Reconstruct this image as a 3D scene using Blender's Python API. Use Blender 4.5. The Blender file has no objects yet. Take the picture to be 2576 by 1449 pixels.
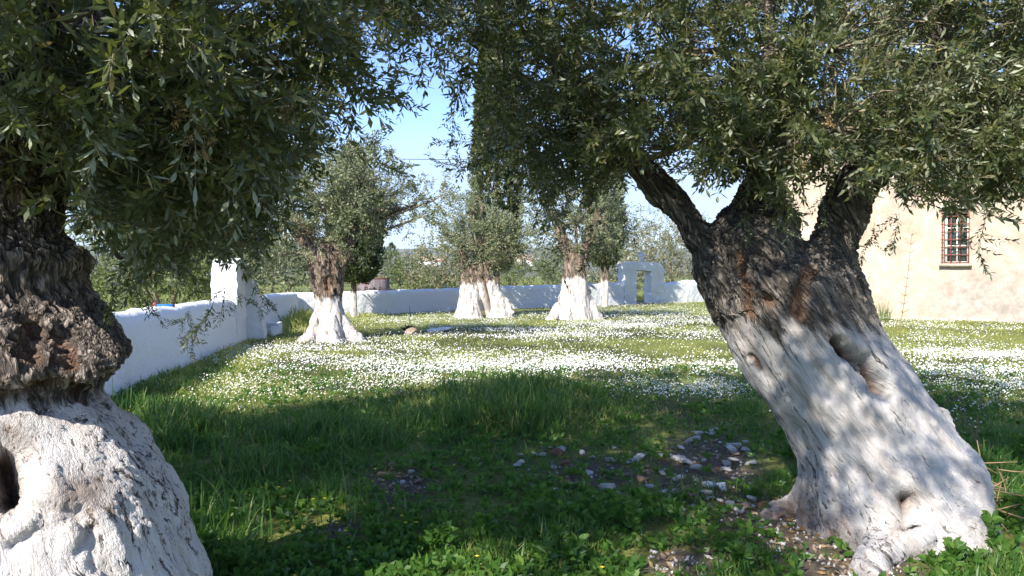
import bpy, math, random
import numpy as np
from mathutils import Vector, Matrix
R = math.radians
rng = np.random.default_rng(7)
random.seed(7)
scene = bpy.context.scene
COL = scene.collection

# ------------------------------------------------------------------ camera, sky, sun, exposure
F, CX, CY = 1910.0, 1288.0, 724.5          # focal length and centre in a 2576 px wide frame
EYE = 1.6
PITCH = -math.atan(34.5 / F)
cam = bpy.data.cameras.new('camera')
cam.sensor_width = 36.0
cam.lens = 36.0 * F / 2576.0
cam.clip_start = 0.05
cam.clip_end = 20000
camo = bpy.data.objects.new('camera', cam)
COL.objects.link(camo)
camo.location = (0, 0, EYE)
camo.rotation_euler = (math.pi / 2 + PITCH, 0, 0)
scene.camera = camo

SUN_EL, SUN_AZ = 36.0, 214.0               # azimuth clockwise from +Y: behind and left of the camera
TOSUN = np.array([math.sin(R(SUN_AZ)) * math.cos(R(SUN_EL)), math.cos(R(SUN_AZ)) * math.cos(R(SUN_EL)), math.sin(R(SUN_EL))])
world = bpy.data.worlds.new('World')
scene.world = world
world.use_nodes = True
wn, wl = world.node_tree.nodes, world.node_tree.links
wn.clear()
sky = wn.new('ShaderNodeTexSky')
sky.sky_type = 'NISHITA'
sky.sun_disc = False
sky.sun_elevation = R(SUN_EL)
sky.sun_rotation = R(SUN_AZ)
sky.air_density = 0.85
sky.dust_density = 0.05
sky.ozone_density = 3.0
bg = wn.new('ShaderNodeBackground')
bg.inputs['Strength'].default_value = 0.15
wo = wn.new('ShaderNodeOutputWorld')
# a thin, pale veil of high cloud low over the horizon, all the way round
tc = wn.new('ShaderNodeTexCoord')
sp = wn.new('ShaderNodeSeparateXYZ')
wl.new(tc.outputs['Generated'], sp.inputs[0])
mp = wn.new('ShaderNodeMapping')
mp.inputs['Scale'].default_value = (1.2, 1.2, 7.0)
wl.new(tc.outputs['Generated'], mp.inputs[0])
nz = wn.new('ShaderNodeTexNoise')
nz.inputs['Scale'].default_value = 2.2
nz.inputs['Detail'].default_value = 6
wl.new(mp.outputs[0], nz.inputs[0])
ad = wn.new('ShaderNodeMath'); ad.operation = 'MULTIPLY_ADD'
ad.inputs[1].default_value = 0.10
wl.new(nz.outputs['Fac'], ad.inputs[0]); wl.new(sp.outputs['Z'], ad.inputs[2])
mr = wn.new('ShaderNodeMapRange'); mr.interpolation_type = 'SMOOTHSTEP'
mr.inputs['From Min'].default_value = 0.17; mr.inputs['From Max'].default_value = 0.25
mr.inputs['To Min'].default_value = 0.72; mr.inputs['To Max'].default_value = 0.0
wl.new(ad.outputs[0], mr.inputs['Value'])
mx = wn.new('ShaderNodeMix'); mx.data_type = 'RGBA'
mx.inputs['B'].default_value = (2.3, 2.85, 3.9, 1)
hs = wn.new('ShaderNodeHueSaturation'); hs.inputs['Saturation'].default_value = 1.08; hs.inputs['Hue'].default_value = 0.508
wl.new(sky.outputs[0], hs.inputs['Color'])
wl.new(mr.outputs[0], mx.inputs['Factor']); wl.new(hs.outputs[0], mx.inputs['A'])
wl.new(mx.outputs['Result'], bg.inputs['Color'])
wl.new(bg.outputs[0], wo.inputs['Surface'])

sun = bpy.data.lights.new('sun', 'SUN')
sun.energy = 5.0
sun.angle = R(0.53)
sun.color = (1.0, 0.95, 0.87)
suno = bpy.data.objects.new('sun', sun)
COL.objects.link(suno)
suno.rotation_euler = Vector(TOSUN).to_track_quat('Z', 'Y').to_euler()
suno.location = (-20, -20, 30)

vs = scene.view_settings
vs.view_transform = 'Standard'; vs.look = 'None'; vs.exposure = 1.1; vs.gamma = 1.0
vs.use_curve_mapping = False
scene.cycles.max_bounces = 7
scene.cycles.diffuse_bounces = 4
scene.cycles.transmission_bounces = 4
scene.cycles.sample_clamp_indirect = 6
scene.cycles.use_denoising = True

# ------------------------------------------------------------------ helpers
cp, spi = math.cos(PITCH), math.sin(PITCH)
def P(x, y, d):
    """pixel (2576x1449 frame) and distance along +Y -> world point"""
    rx = (x - CX) / F; uy = (CY - y) / F
    dy = cp - uy * spi; dz = spi + uy * cp
    k = d / dy
    return np.array([rx * k, d, EYE + dz * k])
def G(x, y):
    """pixel on the flat ground -> world point"""
    rx = (x - CX) / F; uy = (CY - y) / F
    dy = cp - uy * spi; dz = spi + uy * cp
    k = -EYE / dz
    return np.array([rx * k, dy * k, 0.0])
def proj(X, Y, Z=0.0):
    """world -> pixel, vectorised"""
    q = Z - EYE
    fwd = Y * cp + q * spi; up = -Y * spi + q * cp
    fwd = np.maximum(fwd, 0.05)
    return CX + F * X / fwd, CY - F * up / fwd

_pt = np.random.default_rng(11).permutation(256)
_perm = np.concatenate([_pt, _pt])
def pnoise(p):
    p = np.asarray(p, float)
    i = np.floor(p).astype(int); f = p - i
    i &= 255
    u = f * f * f * (f * (f * 6 - 15) + 10)
    def gr(ix, iy, iz, fx, fy, fz):
        h = _perm[_perm[_perm[ix & 255] + (iy & 255)] + (iz & 255)] & 15
        a = np.where(h < 8, fx, fy)
        b = np.where(h < 4, fy, np.where((h == 12) | (h == 14), fx, fz))
        return np.where(h & 1, -a, a) + np.where(h & 2, -b, b)
    x, y, z = i[:, 0], i[:, 1], i[:, 2]
    fx, fy, fz = f[:, 0], f[:, 1], f[:, 2]
    L = lambda a, b, t: a + t * (b - a)
    x1 = L(gr(x, y, z, fx, fy, fz), gr(x + 1, y, z, fx - 1, fy, fz), u[:, 0])
    x2 = L(gr(x, y + 1, z, fx, fy - 1, fz), gr(x + 1, y + 1, z, fx - 1, fy - 1, fz), u[:, 0])
    x3 = L(gr(x, y, z + 1, fx, fy, fz - 1), gr(x + 1, y, z + 1, fx - 1, fy, fz - 1), u[:, 0])
    x4 = L(gr(x, y + 1, z + 1, fx, fy - 1, fz - 1), gr(x + 1, y + 1, z + 1, fx - 1, fy - 1, fz - 1), u[:, 0])
    return L(L(x1, x2, u[:, 1]), L(x3, x4, u[:, 1]), u[:, 2])
def fbm(p, o=4, g=0.5):
    p = np.asarray(p, float); s = 0; a = 1
    for k in range(o):
        s = s + a * pnoise(p * 2 ** k + 17.3 * k); a *= g
    return s
def n2(X, Y, s, seed=0, o=3):
    X = np.asarray(X, float).ravel(); Y = np.asarray(Y, float).ravel()
    return fbm(np.stack([X * s + seed, Y * s - seed, np.full_like(X, seed * 1.7 + 0.31)], 1), o)

def gz(X, Y):
    """height of the meadow"""
    X = np.asarray(X, float); Y = np.asarray(Y, float)
    sh = np.broadcast(X, Y).shape
    Xb = np.broadcast_to(X, sh).ravel(); Yb = np.broadcast_to(Y, sh).ravel()
    h = 0.05 * n2(Xb, Yb, 0.35, 3) + 0.015 * n2(Xb, Yb, 2.0, 5)
    h = h * np.clip(1.2 - np.hypot(Xb, Yb) / 60, 0, 1)
    return h.reshape(sh)

def mesh_np(name, V, T, attrs=None, smooth=False):
    V = np.ascontiguousarray(V, np.float32); T = np.ascontiguousarray(T, np.int32)
    me = bpy.data.meshes.new(name)
    n, m, k = len(V), len(T), T.shape[1]
    me.vertices.add(n); me.vertices.foreach_set('co', V.ravel())
    me.loops.add(m * k); me.loops.foreach_set('vertex_index', T.ravel())
    me.polygons.add(m)
    me.polygons.foreach_set('loop_start', np.arange(0, m * k, k, dtype=np.int32))
    if smooth: me.polygons.foreach_set('use_smooth', np.ones(m, bool))
    me.update(calc_edges=True)
    for nm, a in (attrs or {}).items():
        a = np.ascontiguousarray(a, np.float32)
        if a.ndim == 2:
            at = me.attributes.new(nm, 'FLOAT_VECTOR', 'POINT'); at.data.foreach_set('vector', a.ravel())
        else:
            at = me.attributes.new(nm, 'FLOAT', 'POINT'); at.data.foreach_set('value', a)
    return me
def link(name, data, mat=None, parent=None, label=None, cat=None, group=None, kind=None, loc=None, rot=None, scale=None):
    o = bpy.data.objects.new(name, data)
    COL.objects.link(o)
    if mat is not None and data is not None and not len(data.materials): data.materials.append(mat)
    if parent is not None: o.parent = parent
    if label: o['label'] = label
    if cat: o['category'] = cat
    if group: o['group'] = group
    if kind: o['kind'] = kind
    if loc is not None: o.location = [float(v) for v in loc]
    if rot is not None: o.rotation_euler = rot
    if scale is not None: o.scale = scale
    return o
def thing(name, label, cat, loc=(0, 0, 0), group=None, rot=None):
    return link(name, None, None, None, label, cat, group, None, loc, rot)
class MB:
    """collects triangles"""
    def __init__(s): s.V = []; s.T = []; s.n = 0
    def add(s, V, T):
        V = np.asarray(V, float).reshape(-1, 3); T = np.asarray(T, int)
        if T.shape[1] == 4: T = np.concatenate([T[:, [0, 1, 2]], T[:, [0, 2, 3]]])
        s.V.append(V); s.T.append(T + s.n); s.n += len(V); return s
    def get(s): return np.concatenate(s.V), np.concatenate(s.T)
    def mesh(s, name, attrs=None, smooth=False, off=None):
        V, T = s.get()
        if off is not None: V = V - np.asarray(off)
        return mesh_np(name, V, T, attrs, smooth)
def box(c, s, rz=0.0):
    c = np.asarray(c, float); h = np.asarray(s, float) / 2
    v = np.array([[x, y, z] for x in (-1, 1) for y in (-1, 1) for z in (-1, 1)]) * h
    ca, sa = math.cos(rz), math.sin(rz)
    v = np.stack([v[:, 0] * ca - v[:, 1] * sa, v[:, 0] * sa + v[:, 1] * ca, v[:, 2]], 1) + c
    f = [[0, 1, 3, 2], [4, 6, 7, 5], [0, 4, 5, 1], [2, 3, 7, 6], [0, 2, 6, 4], [1, 5, 7, 3]]
    return v, np.array(f)
def catmull(A, m):
    A = np.asarray(A, float); n = len(A)
    Q = np.concatenate([2 * A[:1] - A[1:2], A, 2 * A[-1:] - A[-2:-1]])
    t = np.linspace(0, n - 1, m); i = np.minimum(t.astype(int), n - 2); u = (t - i)[:, None]
    p0, p1, p2, p3 = Q[i], Q[i + 1], Q[i + 2], Q[i + 3]
    return 0.5 * (2 * p1 + (p2 - p0) * u + (2 * p0 - 5 * p1 + 4 * p2 - p3) * u ** 2 + (3 * p1 - p0 - 3 * p2 + p3) * u ** 3)
def ringtube(C, A, B, n=24):
    """rings: centres C, half axes A and B -> closed tube"""
    m = len(C); th = np.linspace(0, 2 * np.pi, n, endpoint=False)
    V = C[:, None] + np.cos(th)[None, :, None] * A[:, None] + np.sin(th)[None, :, None] * B[:, None]
    V = V.reshape(-1, 3)
    i, j = np.meshgrid(np.arange(m - 1), np.arange(n), indexing='ij'); i = i.ravel(); j = j.ravel(); k = (j + 1) % n
    q = np.stack([i * n + j, i * n + k, (i + 1) * n + k, (i + 1) * n + j], 1)
    T = np.concatenate([q[:, [0, 1, 2]], q[:, [0, 2, 3]]])
    a, b = len(V), len(V) + 1
    V = np.concatenate([V, C[:1], C[-1:]])
    jj = np.arange(n); kk = (jj + 1) % n
    T = np.concatenate([T, np.stack([np.full(n, a), kk, jj], 1), np.stack([np.full(n, b), (m - 1) * n + jj, (m - 1) * n + kk], 1)])
    return V, T
def pxtube(sec, m=40, n=28):
    """sections (xl, yl, xr, yr, d[, depth factor]) read from the silhouette"""
    A = []
    for s in sec:
        d = s[4]; df = s[5] if len(s) > 5 else 0.9
        l, r = P(s[0], s[1], d), P(s[2], s[3], d)
        A.append(np.concatenate([(l + r) / 2, (r - l) / 2, [0, np.linalg.norm(r - l) / 2 * df, 0]]))
    A = catmull(A, m)
    return ringtube(A[:, :3], A[:, 3:6], A[:, 6:9], n)
def tube(pts, rad, n=6, m=None):
    pts = np.asarray(pts, float); rad = np.asarray(rad, float)
    if m:
        q = catmull(np.concatenate([pts, rad[:, None]], 1), m); pts, rad = q[:, :3], q[:, 3]
    t = np.gradient(pts, axis=0); t /= np.linalg.norm(t, axis=1)[:, None] + 1e-9
    ref = np.where(np.abs(t[:, 2:3]) < 0.9, np.array([[0, 0, 1.0]]), np.array([[1.0, 0, 0]]))
    a = np.cross(t, ref); a /= np.linalg.norm(a, axis=1)[:, None] + 1e-9
    b = np.cross(t, a)
    return ringtube(pts, a * rad[:, None], b * rad[:, None], n)
def frames(D, roll):
    """rotation matrices taking +Z to D"""
    D = D / (np.linalg.norm(D, axis=1)[:, None] + 1e-9)
    ref = np.where(np.abs(D[:, 2:3]) < 0.9, np.array([[0, 0, 1.0]]), np.array([[1.0, 0, 0]]))
    a = np.cross(ref, D); a /= np.linalg.norm(a, axis=1)[:, None] + 1e-9
    b = np.cross(D, a)
    c, s = np.cos(roll)[:, None], np.sin(roll)[:, None]
    return np.stack([a * c + b * s, -a * s + b * c, D], 2)
def scatter(tpls, pos, Rm, scl, mb, pick=None):
    n = len(pos)
    if n == 0: return
    pick = rng.integers(0, len(tpls), n) if pick is None else pick
    for k, (V, T) in enumerate(tpls):
        s = np.where(pick == k)[0]
        if not len(s) or not len(V): continue
        W = np.einsum('nij,vj->nvi', Rm[s], V) * np.asarray(scl)[s][:, None, None] + pos[s][:, None]
        TT = T[None] + (np.arange(len(s)) * len(V))[:, None, None]
        mb.add(W.reshape(-1, 3), TT.reshape(-1, 3))
def rdir(n):
    v = rng.normal(size=(n, 3)); return v / np.linalg.norm(v, axis=1)[:, None]

# ------------------------------------------------------------------ materials
def newmat(name):
    m = bpy.data.materials.new(name); m.use_nodes = True
    nt = m.node_tree; nt.nodes.clear()
    return m, nt
class NT:
    def __init__(s, nt): s.nt = nt
    def n(s, t, **k):
        o = s.nt.nodes.new(t)
        for a, v in k.items(): setattr(o, a, v)
        return o
    def l(s, a, b): s.nt.links.new(a, b)
    def attr(s, nm, out='Vector'):
        a = s.n('ShaderNodeAttribute'); a.attribute_name = nm; return a.outputs[out]
    def noise(s, vec, sc, det=4, ro=0.5, dist=0.0):
        a = s.n('ShaderNodeTexNoise'); a.inputs['Scale'].default_value = sc; a.inputs['Detail'].default_value = det
        a.inputs['Roughness'].default_value = ro; a.inputs['Distortion'].default_value = dist
        if vec is not None: s.l(vec, a.inputs['Vector'])
        return a.outputs['Fac']
    def vor(s, vec, sc, feat='F1', rand=1.0):
        a = s.n('ShaderNodeTexVoronoi', feature=feat); a.inputs['Scale'].default_value = sc
        a.inputs['Randomness'].default_value = rand
        if vec is not None: s.l(vec, a.inputs['Vector'])
        return a.outputs['Distance']
    def math(s, op, a, b=None, c=None, clamp=False):
        m = s.n('ShaderNodeMath', operation=op); m.use_clamp = clamp
        for i, v in enumerate((a, b, c)):
            if v is None: continue
            if isinstance(v, (int, float)): m.inputs[i].default_value = v
            else: s.l(v, m.inputs[i])
        return m.outputs[0]
    def ss(s, v, a, b, lo=0.0, hi=1.0):
        m = s.n('ShaderNodeMapRange', interpolation_type='SMOOTHSTEP')
        m.inputs['From Min'].default_value = a; m.inputs['From Max'].default_value = b
        m.inputs['To Min'].default_value = lo; m.inputs['To Max'].default_value = hi
        s.l(v, m.inputs['Value']); return m.outputs[0]
    def ramp(s, v, *st):
        r = s.n('ShaderNodeValToRGB'); e = r.color_ramp.elements
        while len(e) < len(st): e.new(0.5)
        for i, (p, c) in enumerate(st): e[i].position = p; e[i].color = (*c, 1)
        s.l(v, r.inputs[0]); return r.outputs[0]
    def mix(s, f, a, b, bt='MIX'):
        m = s.n('ShaderNodeMix', data_type='RGBA', blend_type=bt)
        for k, v in (('Factor', f), ('A', a), ('B', b)):
            if isinstance(v, (int, float)): m.inputs[k].default_value = v
            elif isinstance(v, tuple): m.inputs[k].default_value = (*v, 1)
            else: s.l(v, m.inputs[k])
        return m.outputs['Result']
    def bsdf(s, col, rough=0.8, spec=0.3, normal=None, metal=0.0):
        b = s.n('ShaderNodeBsdfPrincipled')
        if isinstance(col, tuple): b.inputs['Base Color'].default_value = (*col, 1)
        else: s.l(col, b.inputs['Base Color'])
        if isinstance(rough, (int, float)): b.inputs['Roughness'].default_value = rough
        else: s.l(rough, b.inputs['Roughness'])
        b.inputs['Specular IOR Level'].default_value = spec; b.inputs['Metallic'].default_value = metal
        if normal is not None: s.l(normal, b.inputs['Normal'])
        return b.outputs[0]
    def bump(s, h, st=0.5, dist=0.02):
        b = s.n('ShaderNodeBump'); b.inputs['Strength'].default_value = st; b.inputs['Distance'].default_value = dist
        s.l(h, b.inputs['Height']); return b.outputs[0]
    def out(s, sh, disp=None):
        o = s.n('ShaderNodeOutputMaterial'); s.l(sh, o.inputs['Surface'])
        if disp is not None: s.l(disp, o.inputs['Displacement'])
    def pos(s): return s.n('ShaderNodeNewGeometry').outputs['Position']
    def obj(s): return s.n('ShaderNodeTexCoord').outputs['Object']

def mat_plain(name, col, rough=0.7, spec=0.3, var=0.15, sc=12.0, bump=0.2, metal=0.0):
    m, nt = newmat(name); t = NT(nt); v = t.obj()
    n = t.noise(v, sc, 5, 0.6)
    c = t.mix(n, tuple(x * (1 - var) for x in col), tuple(min(1, x * (1 + var)) for x in col))
    t.out(t.bsdf(c, rough, spec, t.bump(t.noise(v, sc * 4, 4), bump, 0.01), metal)); return m
def mat_leaf(name, stops, back=None, rough=0.42, spec=0.45, transl=0.22, tcol=(0.25, 0.33, 0.06)):
    m, nt = newmat(name); t = NT(nt)
    g = t.n('ShaderNodeNewGeometry')
    c = t.ramp(g.outputs['Random Per Island'], *stops)
    if back: c = t.mix(g.outputs['Backfacing'], c, back)
    b = t.bsdf(c, rough, spec)
    tr = t.n('ShaderNodeBsdfTranslucent'); tr.inputs[0].default_value = (*tcol, 1)
    ms = t.n('ShaderNodeMixShader'); ms.inputs[0].default_value = transl
    t.l(b, ms.inputs[1]); t.l(tr.outputs[0], ms.inputs[2])
    t.out(ms.outputs[0]); return m
M = {}
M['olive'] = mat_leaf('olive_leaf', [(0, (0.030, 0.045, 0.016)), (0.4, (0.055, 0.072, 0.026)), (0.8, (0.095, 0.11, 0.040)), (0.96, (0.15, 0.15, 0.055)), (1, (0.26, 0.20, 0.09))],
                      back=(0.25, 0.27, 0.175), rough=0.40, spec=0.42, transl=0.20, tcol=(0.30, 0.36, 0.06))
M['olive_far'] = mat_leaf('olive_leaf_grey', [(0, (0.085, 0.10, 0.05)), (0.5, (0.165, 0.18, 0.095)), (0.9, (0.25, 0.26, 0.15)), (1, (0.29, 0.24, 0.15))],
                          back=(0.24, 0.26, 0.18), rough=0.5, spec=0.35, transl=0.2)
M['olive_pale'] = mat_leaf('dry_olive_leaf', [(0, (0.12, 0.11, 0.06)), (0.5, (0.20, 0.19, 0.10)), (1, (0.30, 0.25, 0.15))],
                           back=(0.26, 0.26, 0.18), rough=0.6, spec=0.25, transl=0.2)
M['bush'] = mat_leaf('bush_leaf', [(0, (0.05, 0.075, 0.02)), (0.6, (0.12, 0.15, 0.045)), (1, (0.2, 0.21, 0.08))], back=(0.14, 0.17, 0.08), rough=0.5, spec=0.3)
M['cypress'] = mat_leaf('cypress_leaf', [(0, (0.022, 0.034, 0.014)), (0.55, (0.05, 0.068, 0.025)), (1, (0.11, 0.115, 0.04))], rough=0.6, spec=0.2, transl=0.1)
M['dryleaf'] = mat_leaf('dry_leaf', [(0, (0.16, 0.09, 0.04)), (0.6, (0.30, 0.19, 0.09)), (1, (0.42, 0.30, 0.17))], rough=0.6, spec=0.2)
M['grass'] = mat_leaf('shade_grass_blade', [(0, (0.032, 0.092, 0.018)), (0.5, (0.062, 0.138, 0.026)), (0.85, (0.115, 0.18, 0.038)), (0.95, (0.20, 0.20, 0.07)), (1, (0.36, 0.29, 0.14))],  # shade put into the colour: much darker than the open meadow's blades
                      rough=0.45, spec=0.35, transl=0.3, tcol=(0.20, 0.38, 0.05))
M['lawn'] = mat_leaf('sunlit_meadow_blade', [(0, (0.20, 0.25, 0.045)), (0.5, (0.32, 0.345, 0.085)), (0.9, (0.42, 0.40, 0.13)), (1, (0.50, 0.40, 0.18))],  # sunlight put into the colour: raised to brighten the open meadow
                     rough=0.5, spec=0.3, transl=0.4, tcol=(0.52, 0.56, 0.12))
M['herb'] = mat_leaf('herb_leaf', [(0, (0.03, 0.082, 0.014)), (0.6, (0.06, 0.13, 0.024)), (1, (0.115, 0.19, 0.036))], rough=0.45, spec=0.35, transl=0.3, tcol=(0.2, 0.4, 0.04))
M['petal'] = mat_leaf('daisy_petal', [(0, (0.78, 0.78, 0.74)), (1, (0.86, 0.86, 0.83))], rough=0.6, spec=0.2, transl=0.15, tcol=(0.8, 0.8, 0.7))
M['yolk'] = mat_leaf('daisy_centre', [(0, (0.62, 0.42, 0.03)), (1, (0.75, 0.58, 0.05))], rough=0.7, spec=0.1, transl=0.0)
M['stalk'] = mat_plain('dry_stalk', (0.24, 0.17, 0.09), 0.8, 0.2)
M['twig'] = mat_plain('twig', (0.19, 0.155, 0.105), 0.8, 0.25, 0.3, 30)
M['rust'] = mat_plain('rusty_iron', (0.24, 0.085, 0.06), 0.75, 0.3, 0.35, 20)
M['frame'] = mat_plain('window_paint', (0.72, 0.70, 0.66), 0.6)
M['blue'] = mat_plain('blue_paint', (0.02, 0.13, 0.50), 0.5)
M['cable'] = mat_plain('cable', (0.03, 0.03, 0.03), 0.6)
M['ink'] = mat_plain('graffiti_paint', (0.03, 0.02, 0.02), 0.6)
M['redink'] = mat_plain('red_paint', (0.40, 0.03, 0.03), 0.6)
m, nt = newmat('window_glass'); t = NT(nt)
t.out(t.bsdf((0.035, 0.045, 0.04), 0.08, 0.6)); M['glass'] = m

def mat_bark(name, dark, mid, light, plate=16.0, disp=0.03, paint_disp=0.5, wh=(0.72, 0.70, 0.68), flake=0.36, slit=0.40, fine=18.0, streak=0.5):
    m, nt = newmat(name); t = NT(nt)
    bc = t.attr('bc'); pm = t.attr('pm', 'Fac'); bare = t.attr('bare', 'Fac')
    wob = t.n('ShaderNodeTexNoise'); wob.inputs['Scale'].default_value = 6; wob.inputs['Detail'].default_value = 5; wob.inputs['Roughness'].default_value = 0.6
    t.l(bc, wob.inputs['Vector'])
    va = t.n('ShaderNodeVectorMath', operation='MULTIPLY_ADD'); va.inputs[1].default_value = (0.22, 0.22, 0.14)
    t.l(wob.outputs['Color'], va.inputs[0]); t.l(bc, va.inputs[2]); v = va.outputs[0]
    e1 = t.ss(t.vor(v, plate, 'DISTANCE_TO_EDGE'), 0.0, 0.3)
    mp2 = t.n('ShaderNodeMapping'); mp2.inputs['Scale'].default_value = (1, 1, 0.62); t.l(v, mp2.inputs[0])
    e2 = t.ss(t.vor(mp2.outputs[0], plate * 2.3, 'DISTANCE_TO_EDGE'), 0.02, 0.32)
    st_ = t.n('ShaderNodeMapping'); st_.inputs['Scale'].default_value = (1, 1, streak); t.l(v, st_.inputs[0]); sv = st_.outputs[0]
    na = t.noise(bc, 7, 9, 0.7); ns = t.noise(sv, fine * 1.9, 5, 0.66); nb = t.noise(v, fine, 6, 0.68); nc = t.noise(bc, fine * 2.8, 6, 0.7); nl = t.noise(bc, 2.2, 3, 0.5)
    rid = t.math('SUBTRACT', 1.0, t.math('MULTIPLY', t.math('ABSOLUTE', t.math('SUBTRACT', nb, 0.5)), 5.0), clamp=True)
    hb = t.math('ADD', t.math('ADD', t.math('MULTIPLY', e1, 0.20), t.math('MULTIPLY', e2, 0.26)), t.math('ADD', t.math('MULTIPLY', na, 0.32), t.math('ADD', t.math('MULTIPLY', nb, 0.34), t.math('MULTIPLY', nc, 0.40))))
    hp = t.math('ADD', t.math('MULTIPLY', na, 0.45), t.math('ADD', t.math('MULTIPLY', ns, 0.95), t.math('MULTIPLY', nc, 0.20)))
    hp = t.math('SUBTRACT', hp, 0.18)
    hb = t.math('SUBTRACT', hb, 0.18)
    # whitewash: below an uneven line, broken along the slits and where it has flaked away
    edge = t.math('ADD', pm, t.math('MULTIPLY', t.math('SUBTRACT', na, 0.5), 0.8))
    low = t.ss(edge, -0.05, 0.07)
    sl = t.ss(t.math('ADD', ns, t.math('MULTIPLY', t.math('SUBTRACT', nl, 0.5), 0.35)), slit - 0.05, slit + 0.03)
    fl = t.ss(t.math('ADD', nc, t.math('MULTIPLY', t.math('SUBTRACT', nl, 0.5), 0.45)), flake - 0.05, flake + 0.05)
    p = t.math('MULTIPLY', low, t.math('MULTIPLY', sl, fl))
    p = t.math('MULTIPLY', p, t.math('SUBTRACT', 1.0, bare), clamp=True)
    h = t.n('ShaderNodeMix', data_type='FLOAT'); t.l(low, h.inputs[0]); t.l(hb, h.inputs[2]); t.l(hp, h.inputs[3]); h = h.outputs[0]
    bark = t.ramp(hb, (0.34, dark), (0.56, mid), (0.82, light))
    bark = t.mix(t.math('MULTIPLY', nl, 0.45), bark, t.mix(na, dark, mid))
    bark = t.mix(t.math('MULTIPLY', bare, 0.75), bark, t.ramp(na, (0.3, (0.07, 0.035, 0.02)), (0.7, (0.26, 0.15, 0.09))))
    white = t.mix(t.ss(na, 0.42, 0.72), wh, tuple(x * y for x, y in zip(wh, (0.80, 0.75, 0.70))))
    white = t.mix(t.ss(t.noise(bc, 4.3, 5, 0.6), 0.55, 0.72, 0.0, 0.45), white, (0.46, 0.36, 0.29))
    col = t.mix(p, bark, white)
    d = t.n('ShaderNodeDisplacement'); d.inputs['Midlevel'].default_value = 0.55
    t.l(h, d.inputs['Height'])
    t.l(t.math('MULTIPLY', t.math('SUBTRACT', 1.0, t.math('MULTIPLY', low, 1 - paint_disp)), disp), d.inputs['Scale'])
    t.out(t.bsdf(col, 0.88, 0.2), d.outputs[0])
    m.displacement_method = 'BOTH'
    return m
M['bark1'] = mat_bark('old_olive_bark', (0.030, 0.025, 0.021), (0.145, 0.118, 0.098), (0.44, 0.365, 0.305), 20, 0.055, 0.62, wh=(0.62, 0.58, 0.55), flake=0.385, slit=0.425, fine=19, streak=.28)
M['bark2'] = mat_bark('olive_bark', (0.032, 0.028, 0.025), (0.135, 0.117, 0.10), (0.34, 0.295, 0.25), 16, 0.05, 0.6, wh=(0.48, 0.455, 0.44), flake=0.36, slit=0.415, fine=15, streak=.45)
M['bark3'] = mat_bark('grove_olive_bark', (0.055, 0.042, 0.033), (0.20, 0.15, 0.11), (0.40, 0.31, 0.235), 9, 0.06, 0.8, wh=(0.52, 0.49, 0.46), flake=0.34, slit=0.40, fine=7, streak=.6)

def mat_whitewash(name, col=(0.76, 0.76, 0.76), scl=1.0, strength=0.9):
    m, nt = newmat(name); t = NT(nt); v = t.pos()
    n1 = t.noise(v, 6 * scl, 6, 0.62); n2_ = t.noise(v, 26 * scl, 5, 0.6); nl = t.noise(v, 0.8, 5, 0.6)
    h = t.math('ADD', t.math('MULTIPLY', n1, 0.7), t.math('MULTIPLY', n2_, 0.3))
    c = t.mix(t.ss(nl, 0.5, 0.72, 0.0, 0.30), col, (0.60, 0.57, 0.50))
    c = t.mix(t.ss(t.noise(v, 3.1, 6, 0.7), 0.66, 0.78, 0.0, 0.35), c, (0.48, 0.44, 0.36))
    t.out(t.bsdf(c, 0.9, 0.15, t.bump(h, strength, 0.06))); return m
M['white'] = mat_whitewash('whitewash')
M['stone_white'] = mat_whitewash('limewashed_stone', (0.74, 0.74, 0.73), 3.0, 0.7)
def mat_stone(name, a, b, sc=14):
    m, nt = newmat(name); t = NT(nt); v = t.obj()
    oi = t.n('ShaderNodeObjectInfo')
    n = t.noise(v, sc, 6, 0.65)
    c = t.mix(n, a, b)
    c = t.mix(t.math('MULTIPLY', oi.outputs['Random'], 0.5), c, tuple(x * 0.6 for x in a))
    t.out(t.bsdf(c, 0.9, 0.2, t.bump(t.noise(v, sc * 3, 5, 0.6), 0.6, 0.02))); return m
M['lime'] = mat_stone('limestone', (0.50, 0.465, 0.43), (0.78, 0.745, 0.70))
M['gravel'] = mat_leaf('stone_chip', [(0, (0.10, 0.08, 0.06)), (0.45, (0.24, 0.19, 0.15)), (0.8, (0.42, 0.40, 0.37)), (1, (0.62, 0.61, 0.59))], rough=0.9, spec=0.1, transl=0.0)
M['tan'] = mat_stone('tan_stone', (0.26, 0.18, 0.13), (0.45, 0.34, 0.26))
M['terracotta'] = mat_stone('terracotta', (0.20, 0.10, 0.065), (0.34, 0.19, 0.13))

m, nt = newmat('meadow_soil'); t = NT(nt); v = t.pos()
soil = t.attr('soil', 'Fac')
a = t.ramp(t.noise(v, 30, 8, 0.75), (0.3, (0.018, 0.024, 0.009)), (0.5, (0.05, 0.062, 0.02)), (0.62, (0.075, 0.06, 0.035)), (0.75, (0.12, 0.115, 0.045)))
b = t.ramp(t.noise(v, 22, 8, 0.75), (0.25, (0.05, 0.04, 0.028)), (0.55, (0.135, 0.105, 0.075)), (0.8, (0.26, 0.21, 0.16)))
a = t.mix(t.attr('turf', 'Fac'), a, t.ramp(t.noise(v, 26, 8, 0.75), (0.3, (0.05, 0.065, 0.016)), (0.5, (0.17, 0.19, 0.045)), (0.72, (0.30, 0.29, 0.10))))
c = t.mix(t.ss(t.math('ADD', soil, t.math('MULTIPLY', t.math('SUBTRACT', t.noise(v, 9, 5, 0.6), 0.5), 0.8)), 0.35, 0.6), a, b)
t.out(t.bsdf(c, 0.95, 0.15, t.bump(t.noise(v, 40, 6, 0.7), 0.8, 0.03))); M['ground'] = m

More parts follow.
